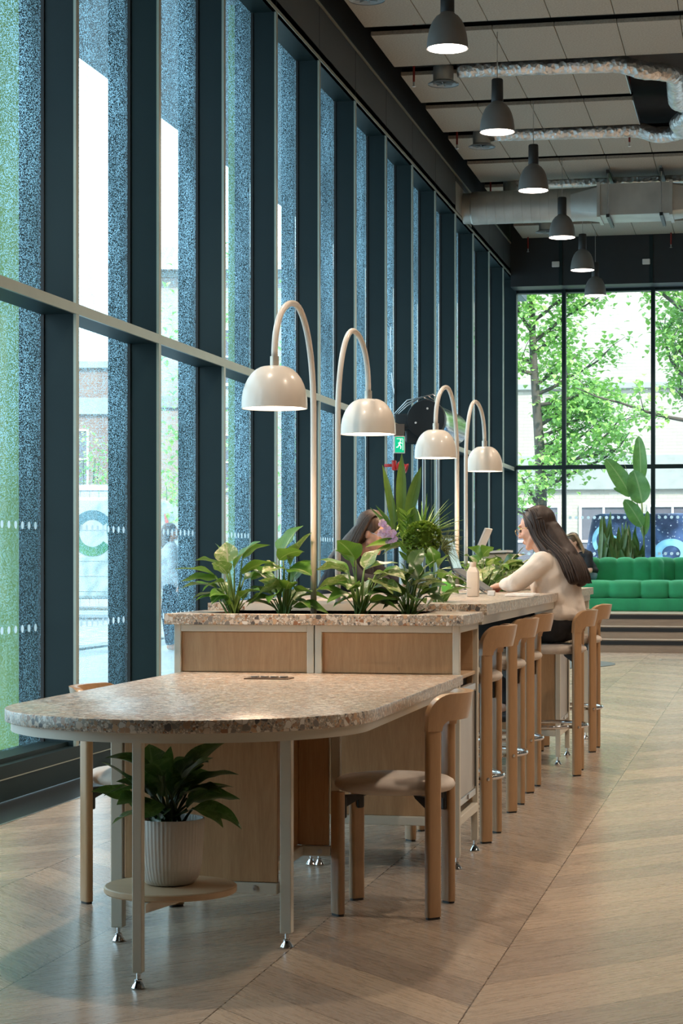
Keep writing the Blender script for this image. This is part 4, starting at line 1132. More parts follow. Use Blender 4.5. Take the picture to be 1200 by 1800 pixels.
SF = empty('sofa', (-1, 29, ZP), label='long curved emerald green velvet sofa with channel tufting on the raised platform', cat='sofa')
front = ribbon_path([(-2.72, 28.42), (-1.0, 28.42), (0, 28.55), (1.2, 28.9), (2.6, 29.0)])
backp = ribbon_path([(-2.60, 29.02), (-1.62, 29.02), (-1.45, 29.07), (-1.33, 29.38), (-1.1, 29.43), (0.1, 29.45), (1.2, 29.5), (2.6, 29.55)])
tot = front[1][-1]; sm = [0.02]
for q in (.63, 1.06, 1.44): sm.append(q)
while sm[-1] < tot: sm.append(sm[-1]+.42)
off(channel(front, [0]+sm, roundsec(-1.0, .0, .175, .43, .085), .050).build('seat', M['velvet'], SF, smooth=60), SF)
off(channel(front, [0]+sm, roundsec(-.95, -.02, .0, .18, .02, 3), .006).build('base', M['velvet'], SF, smooth=60), SF)
for o in SF.children: o.data.transform(Matrix.Translation((0, 0, ZP)))
tot = backp[1][-1]; sm = [0, .11, .33]; 
while sm[-1] < tot: sm.append(sm[-1]+.238)
o = off(channel(backp, sm, roundsec(-.22, .04, .30, .748, .085), .042).build('backrest', M['velvet'], SF, smooth=60), SF); o.data.transform(Matrix.Translation((0, 0, ZP)))

# ------------------------------------------------------------------ plants behind the sofa
YS = 29.95
bx = empty('planter_box', (-1.4, YS, ZP), label='long dark planter box behind the green sofa', cat='planter')
off(MB().bbox(-2.5, .8, YS-.2, YS+.25, ZP, 1.12, .01).build('box', M['black_metal'], bx), bx)
off(MB().box(-2.48, .78, YS-.18, YS+.23, 1.12, 1.135).build('soil', M['soil'], bx), bx)
random.seed(53)
for gi, (px0, px1, n_, hmax, lab) in enumerate(((1053, 1068, 9, 905, 'leftmost snake plant behind the green sofa'), (1066, 1080, 9, 898, 'tallest upright snake plant behind the green sofa, second from left'),
        (1080, 1094, 10, 925, 'broad snake plant behind the green sofa, third from left'), (1092, 1108, 10, 915, 'snake plant behind the green sofa just left of the bird of paradise stems'), (1106, 1126, 8, 935, 'low snake plant at the foot of the bird of paradise'))):
    c = at((px0+px1)/2, 985, YS); e = empty('snake_plant', (c.x, YS, 1.135), label=lab, cat='plant', group='snake plants behind the sofa')
    A = MB()
    for k in range(n_):
        bx_ = random.uniform(px0, px1); b = at(bx_, 1000, YS+random.uniform(-.1,.1)); b.z = 1.135
        top = at(bx_+random.uniform(-15, 15), random.uniform(hmax, 968), YS+random.uniform(-.15,.15))
        if k == 0: top = at((px0+px1)/2, hmax, YS)
        leaf(A, b, top, random.uniform(.07,.11), arch=random.uniform(-.03,.04), side=(1, random.uniform(-.8,.8), 0), fold=.3, prof=lambda q: (.55+.45*math.sin(PI*min(1, q*.9)))*(1-q**4)**.8, wave=.1)
    local(A, e.location).build('leaves', M['leaf_snake'], e, smooth=True, recalc=False)
e = empty('bird_of_paradise', (at(1133, 985, YS).x, YS+.05, 1.135), label='tall bird of paradise plant with big paddle leaves rising behind the green sofa', cat='plant')
A, S = MB(), MB()
def padl(q): return max(.03, math.sin(PI*min(1, q**.85*.97+.02))**.55)
for (bx_, by_, tx, ty, wpx, dy, tw) in ((1125, 850, 1122, 766, 25, .05, .2), (1108, 872, 1064, 806, 30, -.05, .9), (1128, 884, 1113, 826, 40, -.1, .2), (1128, 925, 1097, 878, 27, -.15, .3), (1133, 940, 1138, 898, 12, 0, .1), (1107, 870, 1078, 858, 10, .1, .4)):
    leaf(A, at(bx_, by_, YS+dy), at(tx, ty, YS+dy), wpx/118, arch=.03, side=(1, -.3, .3), twist=tw*.4, fold=.22, prof=padl, wave=.1, n=16)
    S.tube([(at(1132, 985, YS).x, YS, 1.135), at(1131, 945, YS), at(bx_, by_, YS+dy)], [.016, .012, .008], 8)
S.tube([at(1130, 920, YS), at(1112, 860, YS), at(1096, 812, YS-.05)], [.010, .008, .002], 6)
local(A, e.location).build('leaves', M['leaf_big'], e, smooth=True, recalc=False); local(S, e.location).build('stems', simple('pale green stalk', (.22,.32,.12), .5), e, smooth=True)

# ================================================================== ENTRANCE ITEMS ON THE GLASS WALL
e = empty('air_curtain', (-3.42, 20.9, 2.65), label='large black drum with bolted round end and steel tube, high on the glass wall', cat='air curtain')
RY = Matrix.Rotation(-PI/2, 4, 'X')
MB().lathe([(0, 0), (.195, 0), (.20, .01), (.20, .12)], n=44, M=RY).build('end_cap', M['black_metal'], e, smooth=40)
MB().lathe([(.185, .12), (.185, 1.75), (.17, 1.77)], n=44, M=RY).build('tube_body', simple('polished steel tube', (.75,.78,.72), .12, 1.0), e, smooth=40)
mb = MB()
for a in (80, 200, 320): mb.lathe([(.011, -.012), (.011, 0)], (.11*math.cos(math.radians(a)), 0, .11*math.sin(math.radians(a))), 12, M=RY)
mb.build('bolt', M['white_pl'], e)
MB().bbox(-.34, -.10, .02, .30, -.11, .06, .02).bbox(-.22, .10, .03, .3, -.24, -.10, .02).build('wall_bracket', M['black_metal'], e)
mb = MB()
for k in range(3): mb.tube([(-.34, .05, .02+.02*k), (-.2, .03, .14+.03*k), (-.05+.06*k, .04, .235+.01*k), (.03+.05*k, .06, .20)], .006, 6)
mb.build('cable', M['steel'], e, smooth=True)
p = at(698, 776, 19.9); e = empty('exit_sign', (-3.52, 19.9, 2.33), .35, label='small green and white running man exit sign hanging beside the black drum', cat='exit sign')
MB().bbox(-.055, .055, -.02, .0, -.085, .085, .004).build('sign_box', M['white_pl'], e)
t = NT('green sign face'); t.base((.0,.35,.18)); t.b.inputs['Emission Color'].default_value = (.0,.62,.30,1); t.b.inputs['Emission Strength'].default_value = .7
MB().box(-.046, .046, -.0225, -.020, -.076, .076).build('sign_face', t.m, e)
wm = emit('white sign symbol', (.9,1,.95), .9)
mb = MB(); yy = (-.0245, -.0226)
mb.lathe([(.010, yy[0]), (.010, yy[1])], (.012, 0, .030), 12, Matrix.Rotation(PI/2, 4, 'X') @ Matrix.Scale(1, 4)) if False else None
def stroke(mb, a, b, w_):
    a, b = Vector(a), Vector(b); d = (b-a).normalized(); n_ = Vector((-d.y, d.x))*w_/2
    mb.add([(q.x, y_, q.y) for y_ in yy for q in (a-n_, a+n_, b+n_, b-n_)], [(0,1,2,3),(7,6,5,4),(0,4,5,1),(1,5,6,2),(2,6,7,3),(3,7,4,0)])
for a, b, w_ in (((.01,.038),(.01,.05),.014), ((.008,.03),(-.004,0),.014), ((-.004,0),(.014,-.018),.009), ((.014,-.018),(.008,-.042),.008), ((-.004,0),(-.018,-.024),.009), ((-.018,-.024),(-.034,-.026),.008), ((.006,.024),(.024,.010),.006), ((.006,.024),(-.016,.014),.006), ((.032,-.055),(.032,.055),.005), ((-.03,.058),(.03,.058),.005)):
    stroke(mb, a, b, w_)
mb.build('running_figure', wm, e); MB().box(-.05, .05, -.012, -.008, .085, .20).box(-.16, .05, -.014, -.006, .195, .205).build('hanger', M['steel'], e)
e = empty('fire_alarm', (-3.55, 19.95, 2.13), label='red fire alarm sounder below the exit sign', cat='fire alarm')
MB().lathe([(.030, 0), (.045, .01), (.045, .05), (.032, .07), (.050, .10), (.048, .105), (.02, .09), (0, .09)], n=24, M=Matrix.Rotation(1.9, 4, 'Y') @ Matrix.Rotation(0, 4, 'X')).bbox(-.05, -.01, -.03, .03, -.05, .05, .008).bbox(-.13, -.04, .0, .045, -.015, .015, .003).build('sounder', simple('fire red plastic', (.45,.02,.018), .4), e, smooth=40)
# glass entrance screen with steel stiles
e = empty('entrance_screen', (-3.64, 21.05, 0), label='narrow glass entrance screen with two bright steel stiles beyond the flower vase', cat='glass screen')
for x0, x1 in ((.165, .19), (.312, .335)):
    MB().bbox(x0, x1, -.03, .03, .02, 2.42, .004).build('stile', M['steel'], e)
MB().box(.235, .255, -.02, .02, .02, 2.4).build('mid_rail', M['frame_dark'], e)
MB().add([(.19, 0, .1), (.312, 0, .1), (.312, 0, 2.38), (.19, 0, 2.38)], [(0,1,2,3)]).build('glass_pane', M['glass_plain'], e, recalc=False)
MB().box(.0, .335, -.03, .03, 2.40, 2.5).box(0, .335, -.04, .04, 0, .02).build('rail', M['frame_dark'], e)
t = NT('ribbed grey mat'); co = t.coord(); x, y, z = t.sep(co); g = t.math('FRACT', t.math('MULTIPLY', t.math('ADD', x, t.math('MULTIPLY', y, .3)), 14)); t.base(t.ramp(g, [(.45, (.05,.065,.075)), (.6, (.11,.135,.15))])); t.rough(.5)
o = MB().lathe([(1.22, 0), (1.22, .006), (0, .007)], n=64).build('entrance_mat', t.m); o.location = (-2.88, 23.5, 0)
tag(o, 'round grey ribbed entrance mat set in the floor before the steps', 'mat')
o = ringslab(-1.22, -.7, 24.6, 24.95, -1.20, -.72, 24.63, 24.92, 0, .003).build('floor_box', M['steel']); tag(o, 'square steel rimmed floor hatch near the steps at the right edge', 'floor hatch')

# ================================================================== PEOPLE
def prim_mesh(prims):
    bm = bmesh.new()
    for pr_ in prims:
        if pr_[0] == 'c':
            _, a, ra, b, rb = pr_[:5]; a, b = Vector(a), Vector(b); sq = pr_[5] if len(pr_) > 5 else None
            ax = b-a; L = ax.length; q = Vector((0,0,1)).rotation_difference(ax.normalized()) if L > 1e-6 else None
            n, m_ = 16, 5; vs = []
            prof = [(ra*math.cos(-PI/2 + PI/2*k/m_), ra*math.sin(-PI/2+PI/2*k/m_)) for k in range(m_+1)] + [(rb*math.cos(PI/2*k/m_), L+rb*math.sin(PI/2*k/m_)) for k in range(m_+1)]
            rings = []
            for (r, z) in prof:
                ring = []
                for k in range(n):
                    v = Vector((max(r, 1e-4)*math.cos(2*PI*k/n), max(r, 1e-4)*math.sin(2*PI*k/n), z))
                    if q: v = q @ v
                    if sq: v = Vector((v.x*sq[0], v.y*sq[1], v.z*sq[2]))
                    ring.append(bm.verts.new(v + a))
                rings.append(ring)
            for r0, r1 in zip(rings[:-1], rings[1:]):
                for k in range(n): bm.faces.new((r0[k], r0[(k+1) % n], r1[(k+1) % n], r1[k]))
            bm.faces.new(rings[0][::-1]); bm.faces.new(rings[-1])
        else:
            _, c, r = pr_[:3]; rot = pr_[3] if len(pr_) > 3 else (0,0,0)
            Mx = Matrix.Translation(c) @ (Matrix.Rotation(rot[2], 4, 'Z') @ Matrix.Rotation(rot[1], 4, 'Y') @ Matrix.Rotation(rot[0], 4, 'X')) @ Matrix.Diagonal((*r, 1))
            bmesh.ops.create_icosphere(bm, subdivisions=3, radius=1, matrix=Mx)
    return bm
def fused(name, prims, vox, mat, parent, smooth_it=3, cut=None, wrinkle=0):
    """overlapping limbs fused into one continuous skin"""
    bm = prim_mesh(prims); me = bpy.data.meshes.new('t'); bm.to_mesh(me); bm.free()
    o = bpy.data.objects.new('t', me); COL.objects.link(o)
    m_ = o.modifiers.new('r', 'REMESH'); m_.mode = 'VOXEL'; m_.voxel_size = vox
    if smooth_it:
        s_ = o.modifiers.new('s', 'SMOOTH'); s_.iterations = smooth_it; s_.factor = .5
    dg = bpy.context.evaluated_depsgraph_get(); me2 = bpy.data.meshes.new_from_object(o.evaluated_get(dg)); me2.name = name
    bpy.data.objects.remove(o); bpy.data.meshes.remove(me)
    if cut or wrinkle:
        bm = bmesh.new(); bm.from_mesh(me2)
        if cut: bmesh.ops.delete(bm, geom=[v for v in bm.verts if cut(v.co)], context='VERTS')
        if wrinkle:
            bm.normal_update()
            for v in bm.verts:
                p = v.co; v.co += v.normal*wrinkle*(mnoise.noise(Vector((p.x*9, p.y*9, p.z*22))) + .6*mnoise.noise(Vector((p.x*24+p.z*20, p.y*24, p.z*14))))
        bm.to_mesh(me2); bm.free()
    me2.materials.clear(); me2.materials.append(mat); me2.shade_smooth()
    ob = bpy.data.objects.new(name, me2); COL.objects.link(ob); ob.parent = parent
    return ob
def Rz(a): return Matrix.Rotation(a, 3, 'Z')
def head_prims(c, yaw=0, pitch=0, k=1.0):
    """skull, jaw, nose, lips, ears around the head centre, looking towards +X"""
    Rm = Matrix.Rotation(yaw, 3, 'Z') @ Matrix.Rotation(pitch, 3, 'Y')
    c = Vector(c); out = []
    def E(p, r): out.append(('e', c + Rm @ (Vector(p)*k), tuple(q*k for q in r), (0, pitch, yaw)))
    def C(a, ra, b, rb): out.append(('c', c + Rm @ (Vector(a)*k), ra*k, c + Rm @ (Vector(b)*k), rb*k))
    E((-.012, 0, .034), (.089, .071, .070)); E((.012, 0, -.01), (.072, .066, .085)); E((.028, 0, -.055), (.050, .050, .045))
    E((.062, 0, -.092), (.019, .022, .016)); C((.080, 0, .022), .009, (.100, 0, -.020), .0105); E((.092, 0, -.022), (.014, .015, .009))
    E((.080, 0, -.052), (.011, .021, .006)); E((.078, 0, -.063), (.011, .018, .006)); E((.073, 0, .035), (.014, .052, .010))
    for s in (1, -1):
        E((.055, s*.038, -.022), (.022, .020, .022)); E((-.008, s*.074, -.005), (.017, .009, .029)); C((.01, s*.05, -.05), .02, (.055, s*.02, -.09), .016)
    return out, Rm
def hand_prims(wr, dirv, upv, side, curl=.5, k=1.0):
    """wr: wrist, dirv: towards the fingertips, upv: back of the hand, side: +1 if the thumb is on the +cross side"""
    d = Vector(dirv).normalized(); u = Vector(upv); u = (u - d*u.dot(d)).normalized(); s = d.cross(u)*side
    w_ = Vector(wr); out = []
    pk = w_ + d*.080*k
    for q in (-.030, -.010, .010, .028): out.append(('c', w_ + s*q*.7*k, .016*k, pk + s*q*k, .0125*k))
    lens = {-.030: .055, -.010: .070, .010: .076, .028: .070}
    for q, L in lens.items():
        L *= k; b = pk + s*q*k*1.08; a1 = curl*.7; a2 = curl*1.6; a3 = curl*2.2
        d1 = (d*math.cos(a1) - u*math.sin(a1)); d2 = (d*math.cos(a2) - u*math.sin(a2)); d3 = (d*math.cos(a3) - u*math.sin(a3))
        spread = s*q*2.0
        p1 = b + (d1 + spread).normalized()*L*.45; p2 = p1 + d2*L*.32; p3 = p2 + d3*L*.25
        out += [('c', b, .0100*k, p1, .0088*k), ('c', p1, .0088*k, p2, .0080*k), ('c', p2, .0080*k, p3, .0068*k)]
    t0 = w_ + d*.025*k + s*.022*k; t1 = t0 + (d*.6+s*.75-u*.2).normalized()*.038*k; t2 = t1 + (d*.9+s*.35-u*.25).normalized()*.032*k
    out += [('c', t0, .014*k, t1, .0105*k), ('c', t1, .0105*k, t2, .0080*k)]
    return out
def strands(name, mat, parent, curves, n, r0, seed, jit=.012, seg=4):
    """locks of hair interpolated between guide curves (each a list of points)"""
    random.seed(seed); mb = MB()
    for k in range(n):
        g = random.uniform(0, len(curves)-1.001); i = int(g); f = g-i
        A_, B_ = curves[i], curves[i+1]
        of = Vector((random.uniform(-1,1), random.uniform(-1,1), 0))*jit
        ln = random.uniform(.86, 1.0); m_ = len(A_)
        pts = []
        for j in range(m_):
            p = Vector(A_[j]).lerp(Vector(B_[j]), f) + of*(.25+.9*j/(m_-1)); pts.append(p)
        # catmull subdivision
        P = []
        for j in range(m_-1):
            p0, p1, p2, p3 = pts[max(j-1,0)], pts[j], pts[j+1], pts[min(j+2, m_-1)]
            for q in range(seg):
                t_ = q/seg; P.append(.5*((2*p1) + (p2-p0)*t_ + (2*p0-5*p1+4*p2-p3)*t_*t_ + (3*p1-p0-3*p2+p3)*t_**3))
        P.append(pts[-1]); P = P[:max(4, int(len(P)*ln))]
        N = len(P); mb.tube(P, [r0*(.75 + .5*math.sin(PI*min(1, .15+.8*j/N)))*(1 if j < N-3 else (N-j)/4) for j in range(N)], 5, flat=.6)
    return mb.build(name, mat, parent, smooth=True, recalc=False)
def hairmat(name, c0, c1, rough=.52):
    t = NT(name); co = t.coord(); n = t.noise(t.mapping(co, (60, 60, 4)), 3, 3, .6); t.base(t.ramp(n, [(.3, c0), (.7, c1)])); t.rough(rough); return t.m
SKIN = simple('skin', (.60,.34,.24), .5, var=.05, trans=.08)
SKIN2 = simple('fair skin', (.66,.42,.32), .5, var=.05, trans=.08)

def sitter(name, loc, yaw, label, zs, head, headyaw, headpitch, shL, elL, wrL, hdL, shR, elR, wrR, hdR, pelvis, waist, chest, neck, kneeL, ankL, toeL, kneeR, ankR, toeR, skin, top_mat, leg_mat, shoe_mat, vox=.0065, sleeve=1.0, loose=1.0, curl=.45, k=1.0, hem=None):
    e = empty(name, loc, yaw, label=label, cat='person')
    hp, Rm = head_prims(head, headyaw, headpitch, k)
    P = list(hp)
    hv = Vector(head)
    P += [('c', neck, .054, hv + Vector((-.02, 0, -.06)), .052),
          ('e', chest, (.100, .150, .16)), ('e', waist, (.095, .125, .13)), ('e', pelvis, (.125, .165, .11))]
    for sh, el, wr, hd, sd in ((shL, elL, wrL, hdL, 1), (shR, elR, wrR, hdR, -1)):
        P += [('c', neck, .05, sh, .052), ('c', sh, .047, el, .036), ('c', el, .036, wr, .024)]
        P += hand_prims(wr, Vector(hd)-Vector(wr), (0, 0, 1), sd if sd < 0 else 1, curl)
    for hs, kn, an, toe in ((1, kneeL, ankL, toeL), (-1, kneeR, ankR, toeR)):
        hip = Vector(pelvis) + Vector((.0, hs*.085, -.02))
        P += [('c', hip, .085, kn, .056), ('c', kn, .055, an, .036), ('c', an, .036, toe, .030)]
    body = fused('body', P, vox, skin, e)
    # clothes
    Lz = loose
    T = [('c', chest, .135*Lz, waist, .135*Lz), ('c', waist, .135*Lz, Vector(pelvis)+Vector((0,0,.06)), .140*Lz), ('e', chest, (.112*Lz, .165*Lz, .175)), ('e', waist, (.125*Lz, .150*Lz, .16)), ('e', Vector(pelvis)+Vector((0,0,.045)), (.142*Lz, .172*Lz, .085)),
         ('c', Vector(neck)+Vector((0,0,-.03)), .066, Vector(chest)+Vector((0,0,.06)), .09)]
    for sh, el, wr in ((shL, elL, wrL), (shR, elR, wrR)):
        e_ = Vector(el); w2 = e_.lerp(Vector(wr), .80 if sleeve >= 1 else .0)
        T += [('c', Vector(neck)+Vector((0,0,-.02)), .060, sh, .060*Lz)]
        if sleeve >= 1: T += [('c', sh, .060*Lz, el, .050*Lz), ('c', el, .050*Lz, w2, .040*Lz)]
        else: T += [('c', sh, .062, Vector(sh).lerp(Vector(el), .7), .056)]
    fused('jumper' if sleeve >= 1 else 't_shirt', T, vox, top_mat, e, wrinkle=.006)
    L_ = [('e', Vector(pelvis)+Vector((0,0,-.01)), (.133, .172, .105))]
    for hs, kn, an in ((1, kneeL, ankL), (-1, kneeR, ankR)):
        hip = Vector(pelvis) + Vector((.0, hs*.085, -.02))
        L_ += [('c', hip, .094, kn, .068), ('c', kn, .068, Vector(kn).lerp(Vector(an), .93), .052)]
    fused('trousers', L_, vox, leg_mat, e, wrinkle=.004)
    for an, toe in ((ankL, toeL), (ankR, toeR)):
        a, t_ = Vector(an), Vector(toe); hl = a + (a-t_)*.25; hl.z = t_.z
        fused('shoe', [('c', hl, .036, t_, .036, ), ('c', hl+Vector((0,0,.02)), .036, a+Vector((0,0,-.01)), .040), ('e', t_+Vector((0,0,-.004)), (.05, .042, .034))], .006, shoe_mat, e, cut=None)
    eyes = MB()
    for s in (1, -1):
        c_ = hv + Rm @ (Vector((.0745, s*.031, .008))*k)
        eyes.lathe([(.0001, -.010), (.007, -.007), (.010, 0), (.007, .007), (.0001, .010)], c_, 12)
    eyes.build('eyes', simple('eye', (.12,.09,.07), .2), e, smooth=True)
    lips = MB().lathe([(.0001,-.006), (.010, -.004), (.019, 0), (.010, .004), (.0001, .006)], (0,0,0), 16)
    lips.v = [tuple(hv + Rm @ (Vector((.084 + v[0]*.3*0 + (v[2]*0), v[1], -.056 + v[2]))*k) if False else hv + Rm @ (Vector((.0835+v[0]*.35, v[1]*1.0, -.057+v[2]*1.1))*k)) for v in lips.v]
    lips.build('lips', simple('lips', (.50,.20,.17), .5), e, smooth=True)
    return e, Rm

# --- woman in the cream jumper (back and left side towards us, facing the window wall)
WY = math.radians(162)
cream = simple('cream wool jumper', (.72,.65,.58), .9, var=.04, bump=.35, bscale=260, sheen=.3)
hd = (.090, .0, 1.365)
e1, R1 = sitter('person', (-1.175, 11.49, 0), WY, 'woman with long dark hair and glasses in a cream jumper, typing at the counter', .73,
    hd, math.radians(4), math.radians(14),
    (-.015, .155, 1.175), (.075, .255, 1.070), (.225, .130, 1.052), (.31, .07, 1.035),
    (-.015, -.155, 1.175), (.11, -.255, 1.075), (.27, -.13, 1.052), (.35, -.07, 1.035),
    (-.060, 0, .845), (-.050, 0, .975), (-.025, 0, 1.09), (.010, 0, 1.215),
    (.33, .11, .80), (.20, .09, .39), (.30, .10, .315), (.33, -.11, .80), (.20, -.09, .39), (.30, -.10, .315),
    SKIN, cream, simple('black trousers', (.008,.008,.010), .8), simple('dark shoe', (.02,.02,.022), .5), loose=1.04, vox=.0055, curl=.35)
dark = hairmat('dark brown hair', (.014,.008,.006), (.045,.022,.014))
hv = Vector(hd)
def HP(x, y, z): return tuple(hv + R1 @ Vector((x, y, z)))
cap = [('e', HP(-.034, 0, .040), (.098, .087, .090), (0, math.radians(14), 0)), ('e', HP(-.055, 0, -.01), (.072, .082, .085)),
       ('c', HP(-.075, .0, -.03), .072, (-.095, .0, 1.20), .078, ), ('c', (-.10, .05, 1.21), .052, (-.175, .075, 1.09), .038), ('c', (-.10, -.05, 1.21), .052, (-.175, -.06, 1.09), .038), ('c', (-.105, .0, 1.20), .058, (-.185, .0, 1.08), .040)]
fused('hair', cap, .006, dark, e1, wrinkle=.003)
G = []
for j in range(9):
    a = math.radians(-88 + 176*j/8)      # around the back of the head, from one temple to the other
    yy_, xx_ = math.sin(a), -math.cos(a)
    G.append([HP(.030-.03*abs(math.cos(a)), .016*yy_, .116), HP(-.015+xx_*.055, yy_*.070, .105), HP(-.028+xx_*.078, yy_*.088, .030), HP(-.035+xx_*.080, yy_*.090, -.06),
              (-.085+xx_*.072, yy_*.105, 1.22), (-.145+xx_*.062, yy_*.115+.01, 1.13), (-.178+xx_*.055, yy_*.12+.015, 1.045)])
strands('hair_strands', dark, e1, G, 420, .0048, 61, jit=.012)
G = [[HP(.040, .020, .100), HP(.015, .076, .045), HP(-.005, .088, -.050), (.0, .125, 1.23), (-.02, .15, 1.12)], [HP(.040, .040, .105), HP(-.01, .082, .040), HP(-.03, .092, -.050), (-.05, .13, 1.22), (-.08, .14, 1.09)]]
strands('hair_front', dark, e1, G, 45, .0042, 62, jit=.006)
gl = MB()
for s in (1, -1):
    c_ = Vector(HP(.098, s*.033, .004)); N = 20
    pts = [c_ + R1 @ Vector((0.002*math.cos(2*PI*k/N)*s, .022*math.cos(2*PI*k/N), .019*math.sin(2*PI*k/N))) for k in range(N+1)]
    gl.tube(pts, .0011, 6, cap=False); gl.tube([HP(.098, s*.058, .010), HP(.05, s*.078, .014), HP(-.005, s*.082, .012)], .0018, 6)
gl.tube([HP(.099, .008, .008), HP(.104, 0, .010), HP(.099, -.008, .008)], .0016, 6)
gl.build('glasses', simple('gold wire glasses', (.62,.40,.16), .25, 1.0), e1, smooth=True)
tie = MB().tube([HP(-.02+ -.088*math.cos(math.radians(a)), .098*math.sin(math.radians(a)), .045) for a in range(-70, 71, 10)], .006, 6)
tie.build('hair_twist', dark, e1, smooth=True)

# --- woman in black on the window side, facing the counter
blackc = simple('black cardigan', (.006,.006,.009), .9, bump=.2)
hd = (.165, -.01, 1.345)
e2, R1 = sitter('person', (-2.375, 11.72, 0), math.radians(-8), 'woman with long brown hair in black, seated behind the flower vase and looking down', .73,
    hd, math.radians(-8), math.radians(24),
    (.02, .165, 1.175), (.16, .27, 1.07), (.32, .14, 1.052), (.40, .09, 1.035),
    (.02, -.165, 1.175), (.16, -.27, 1.07), (.30, -.13, 1.052), (.38, -.08, 1.035),
    (-.075, 0, .845), (-.05, 0, .97), (.005, 0, 1.10), (.05, 0, 1.215),
    (.36, .10, .80), (.22, .09, .39), (.30, .10, .315), (.36, -.10, .80), (.22, -.09, .39), (.30, -.10, .315),
    SKIN, blackc, simple('navy trousers', (.012,.014,.03), .8), simple('dark shoe', (.02,.02,.022), .5), loose=1.1, vox=.0075, curl=.6)
brown = hairmat('brown hair', (.030,.017,.011), (.095,.055,.033)); hv = Vector(hd)
fused('hair', [('e', HP(-.034, 0, .040), (.098, .087, .090), (0, math.radians(24), 0)), ('e', HP(-.055, 0, -.01), (.072, .082, .085)), ('c', HP(-.07, 0, -.03), .07, (-.06, 0, 1.18), .07)], .008, brown, e2, wrinkle=.003)
G = []
for j in range(11):
    a = math.radians(-92 + 184*j/10); yy_, xx_ = math.sin(a), -math.cos(a)
    G.append([HP(.032, .012*yy_, .116), HP(-.015+xx_*.055, yy_*.070, .105), HP(-.025+xx_*.080, yy_*.092, .025), HP(-.03+xx_*.085, yy_*.100, -.07),
              tuple(Vector(HP(-.01+xx_*.08, yy_*.105, -.11))*.6 + Vector((.0+xx_*.07, yy_*.12, 1.17))*.4), (.045+xx_*.075, yy_*.125, 1.13)])
strands('hair_strands', brown, e2, G, 340, .0052, 63, jit=.012)
gl = MB()
for s in (1, -1):
    c_ = Vector(HP(.098, s*.033, .004)); N = 20
    gl.tube([c_ + R1 @ Vector((0, .026*math.cos(2*PI*k/N), .022*math.sin(2*PI*k/N))) for k in range(N+1)], .002, 6, cap=False); gl.tube([HP(.098, s*.058, .010), HP(.05, s*.078, .014), HP(-.005, s*.082, .012)], .0018, 6)
gl.build('glasses', M['steel'], e2, smooth=True)

# --- blond woman on the sofa
hd = (.20, -.0, .955)
e3, R1 = sitter('person', (-2.47, 28.76, ZP), math.radians(222), 'blond woman in black t-shirt and jeans sitting at the green sofa left end', .43,
    hd, math.radians(4), math.radians(28),
    (.03, .155, .775), (.05, .215, .56), (.25, .06, .60), (.30, .01, .61),
    (.03, -.155, .775), (.10, -.20, .56), (.27, -.05, .60), (.31, -.01, .61),
    (-.06, 0, .51), (-.03, 0, .60), (.02, 0, .70), (.08, 0, .81),
    (.40, .09, .50), (.36, .09, .09), (.47, .09, .04), (.40, -.09, .50), (.36, -.09, .09), (.47, -.09, .04),
    SKIN2, simple('black t-shirt', (.009,.010,.012), .85), simple('light blue jeans', (.20,.28,.38), .85, bump=.2), simple('white trainers', (.6,.6,.6), .5), loose=1.05, vox=.009, sleeve=.5, curl=.9)
blond = hairmat('blond hair', (.16,.105,.055), (.50,.38,.22)); hv = Vector(hd)
fused('hair', [('e', HP(-.034, 0, .040), (.098, .087, .090), (0, math.radians(28), 0)), ('e', HP(-.055, 0, -.01), (.072, .082, .085))], .010, hairmat('dark blond roots', (.07,.045,.028), (.15,.10,.06)), e3)
G = []
for j in range(11):
    a = math.radians(-82 + 164*j/10); yy_, xx_ = math.sin(a), -math.cos(a)
    G.append([HP(.032, .012*yy_, .116), HP(-.015+xx_*.055, yy_*.070, .105), HP(-.025+xx_*.080, yy_*.092, .025), HP(-.03+xx_*.085, yy_*.10, -.07), (.09+xx_*.085, yy_*.13, .76), (.09+xx_*.08, yy_*.13, .69)])
strands('hair_strands', blond, e3, G, 260, .0062, 64, jit=.012)
o = MB().bbox(-.035, .035, -.004, .004, -.07, .07, .003, Matrix.Translation((.33, 0, .64)) @ Matrix.Rotation(.9, 4, 'Y') @ Matrix.Rotation(PI/2, 4, 'Z')).build('phone', M['white_pl'])
o.matrix_world = Matrix.Translation((-2.47, 28.76, ZP)) @ Matrix.Rotation(math.radians(222), 4, 'Z'); tag(o, 'pale phone held by the blond woman on the green sofa', 'phone')

# ================================================================== OUTSIDE
t = NT('wet street'); co = t.coord(); n_ = t.noise(co, .6, 4); x, y, z = t.sep(co)
t.base(t.ramp(n_, [(.35, (.17,.20,.22)), (.6, (.32,.36,.38))])); t.rough(.45); M['street'] = t.m
MB().box(-90, -3.95, -10, 110, -.35, -.1).box(-3.95, 40, YB+.25, 110, -.35, -.1).build('ground', M['street'], kind='structure')
t = NT('paving slabs'); co = t.coord(); b = t.new('ShaderNodeTexBrick'); t.l.new(co, b.inputs[0]); b.inputs['Scale'].default_value = 1.6; b.inputs['Color1'].default_value = (.40,.44,.45,1); b.inputs['Color2'].default_value = (.50,.53,.54,1); b.inputs['Mortar'].default_value = (.2,.22,.23,1); b.inputs['Mortar Size'].default_value = .012
t.base(b.outputs[0]); t.rough(.5)
o = MB().bbox(-8.2, -4.02, -10, 60, -.1, .0, .01).build('pavement', t.m, kind='structure')
MB().bbox(-3.95, 40, YB+.3, YB+3.0, -.1, .0, .01).build('pavement_back', t.m, kind='structure')
t = NT('cobbles'); co = t.coord(); v = t.new('ShaderNodeTexVoronoi'); t.l.new(co, v.inputs['Vector']); v.inputs['Scale'].default_value = 5
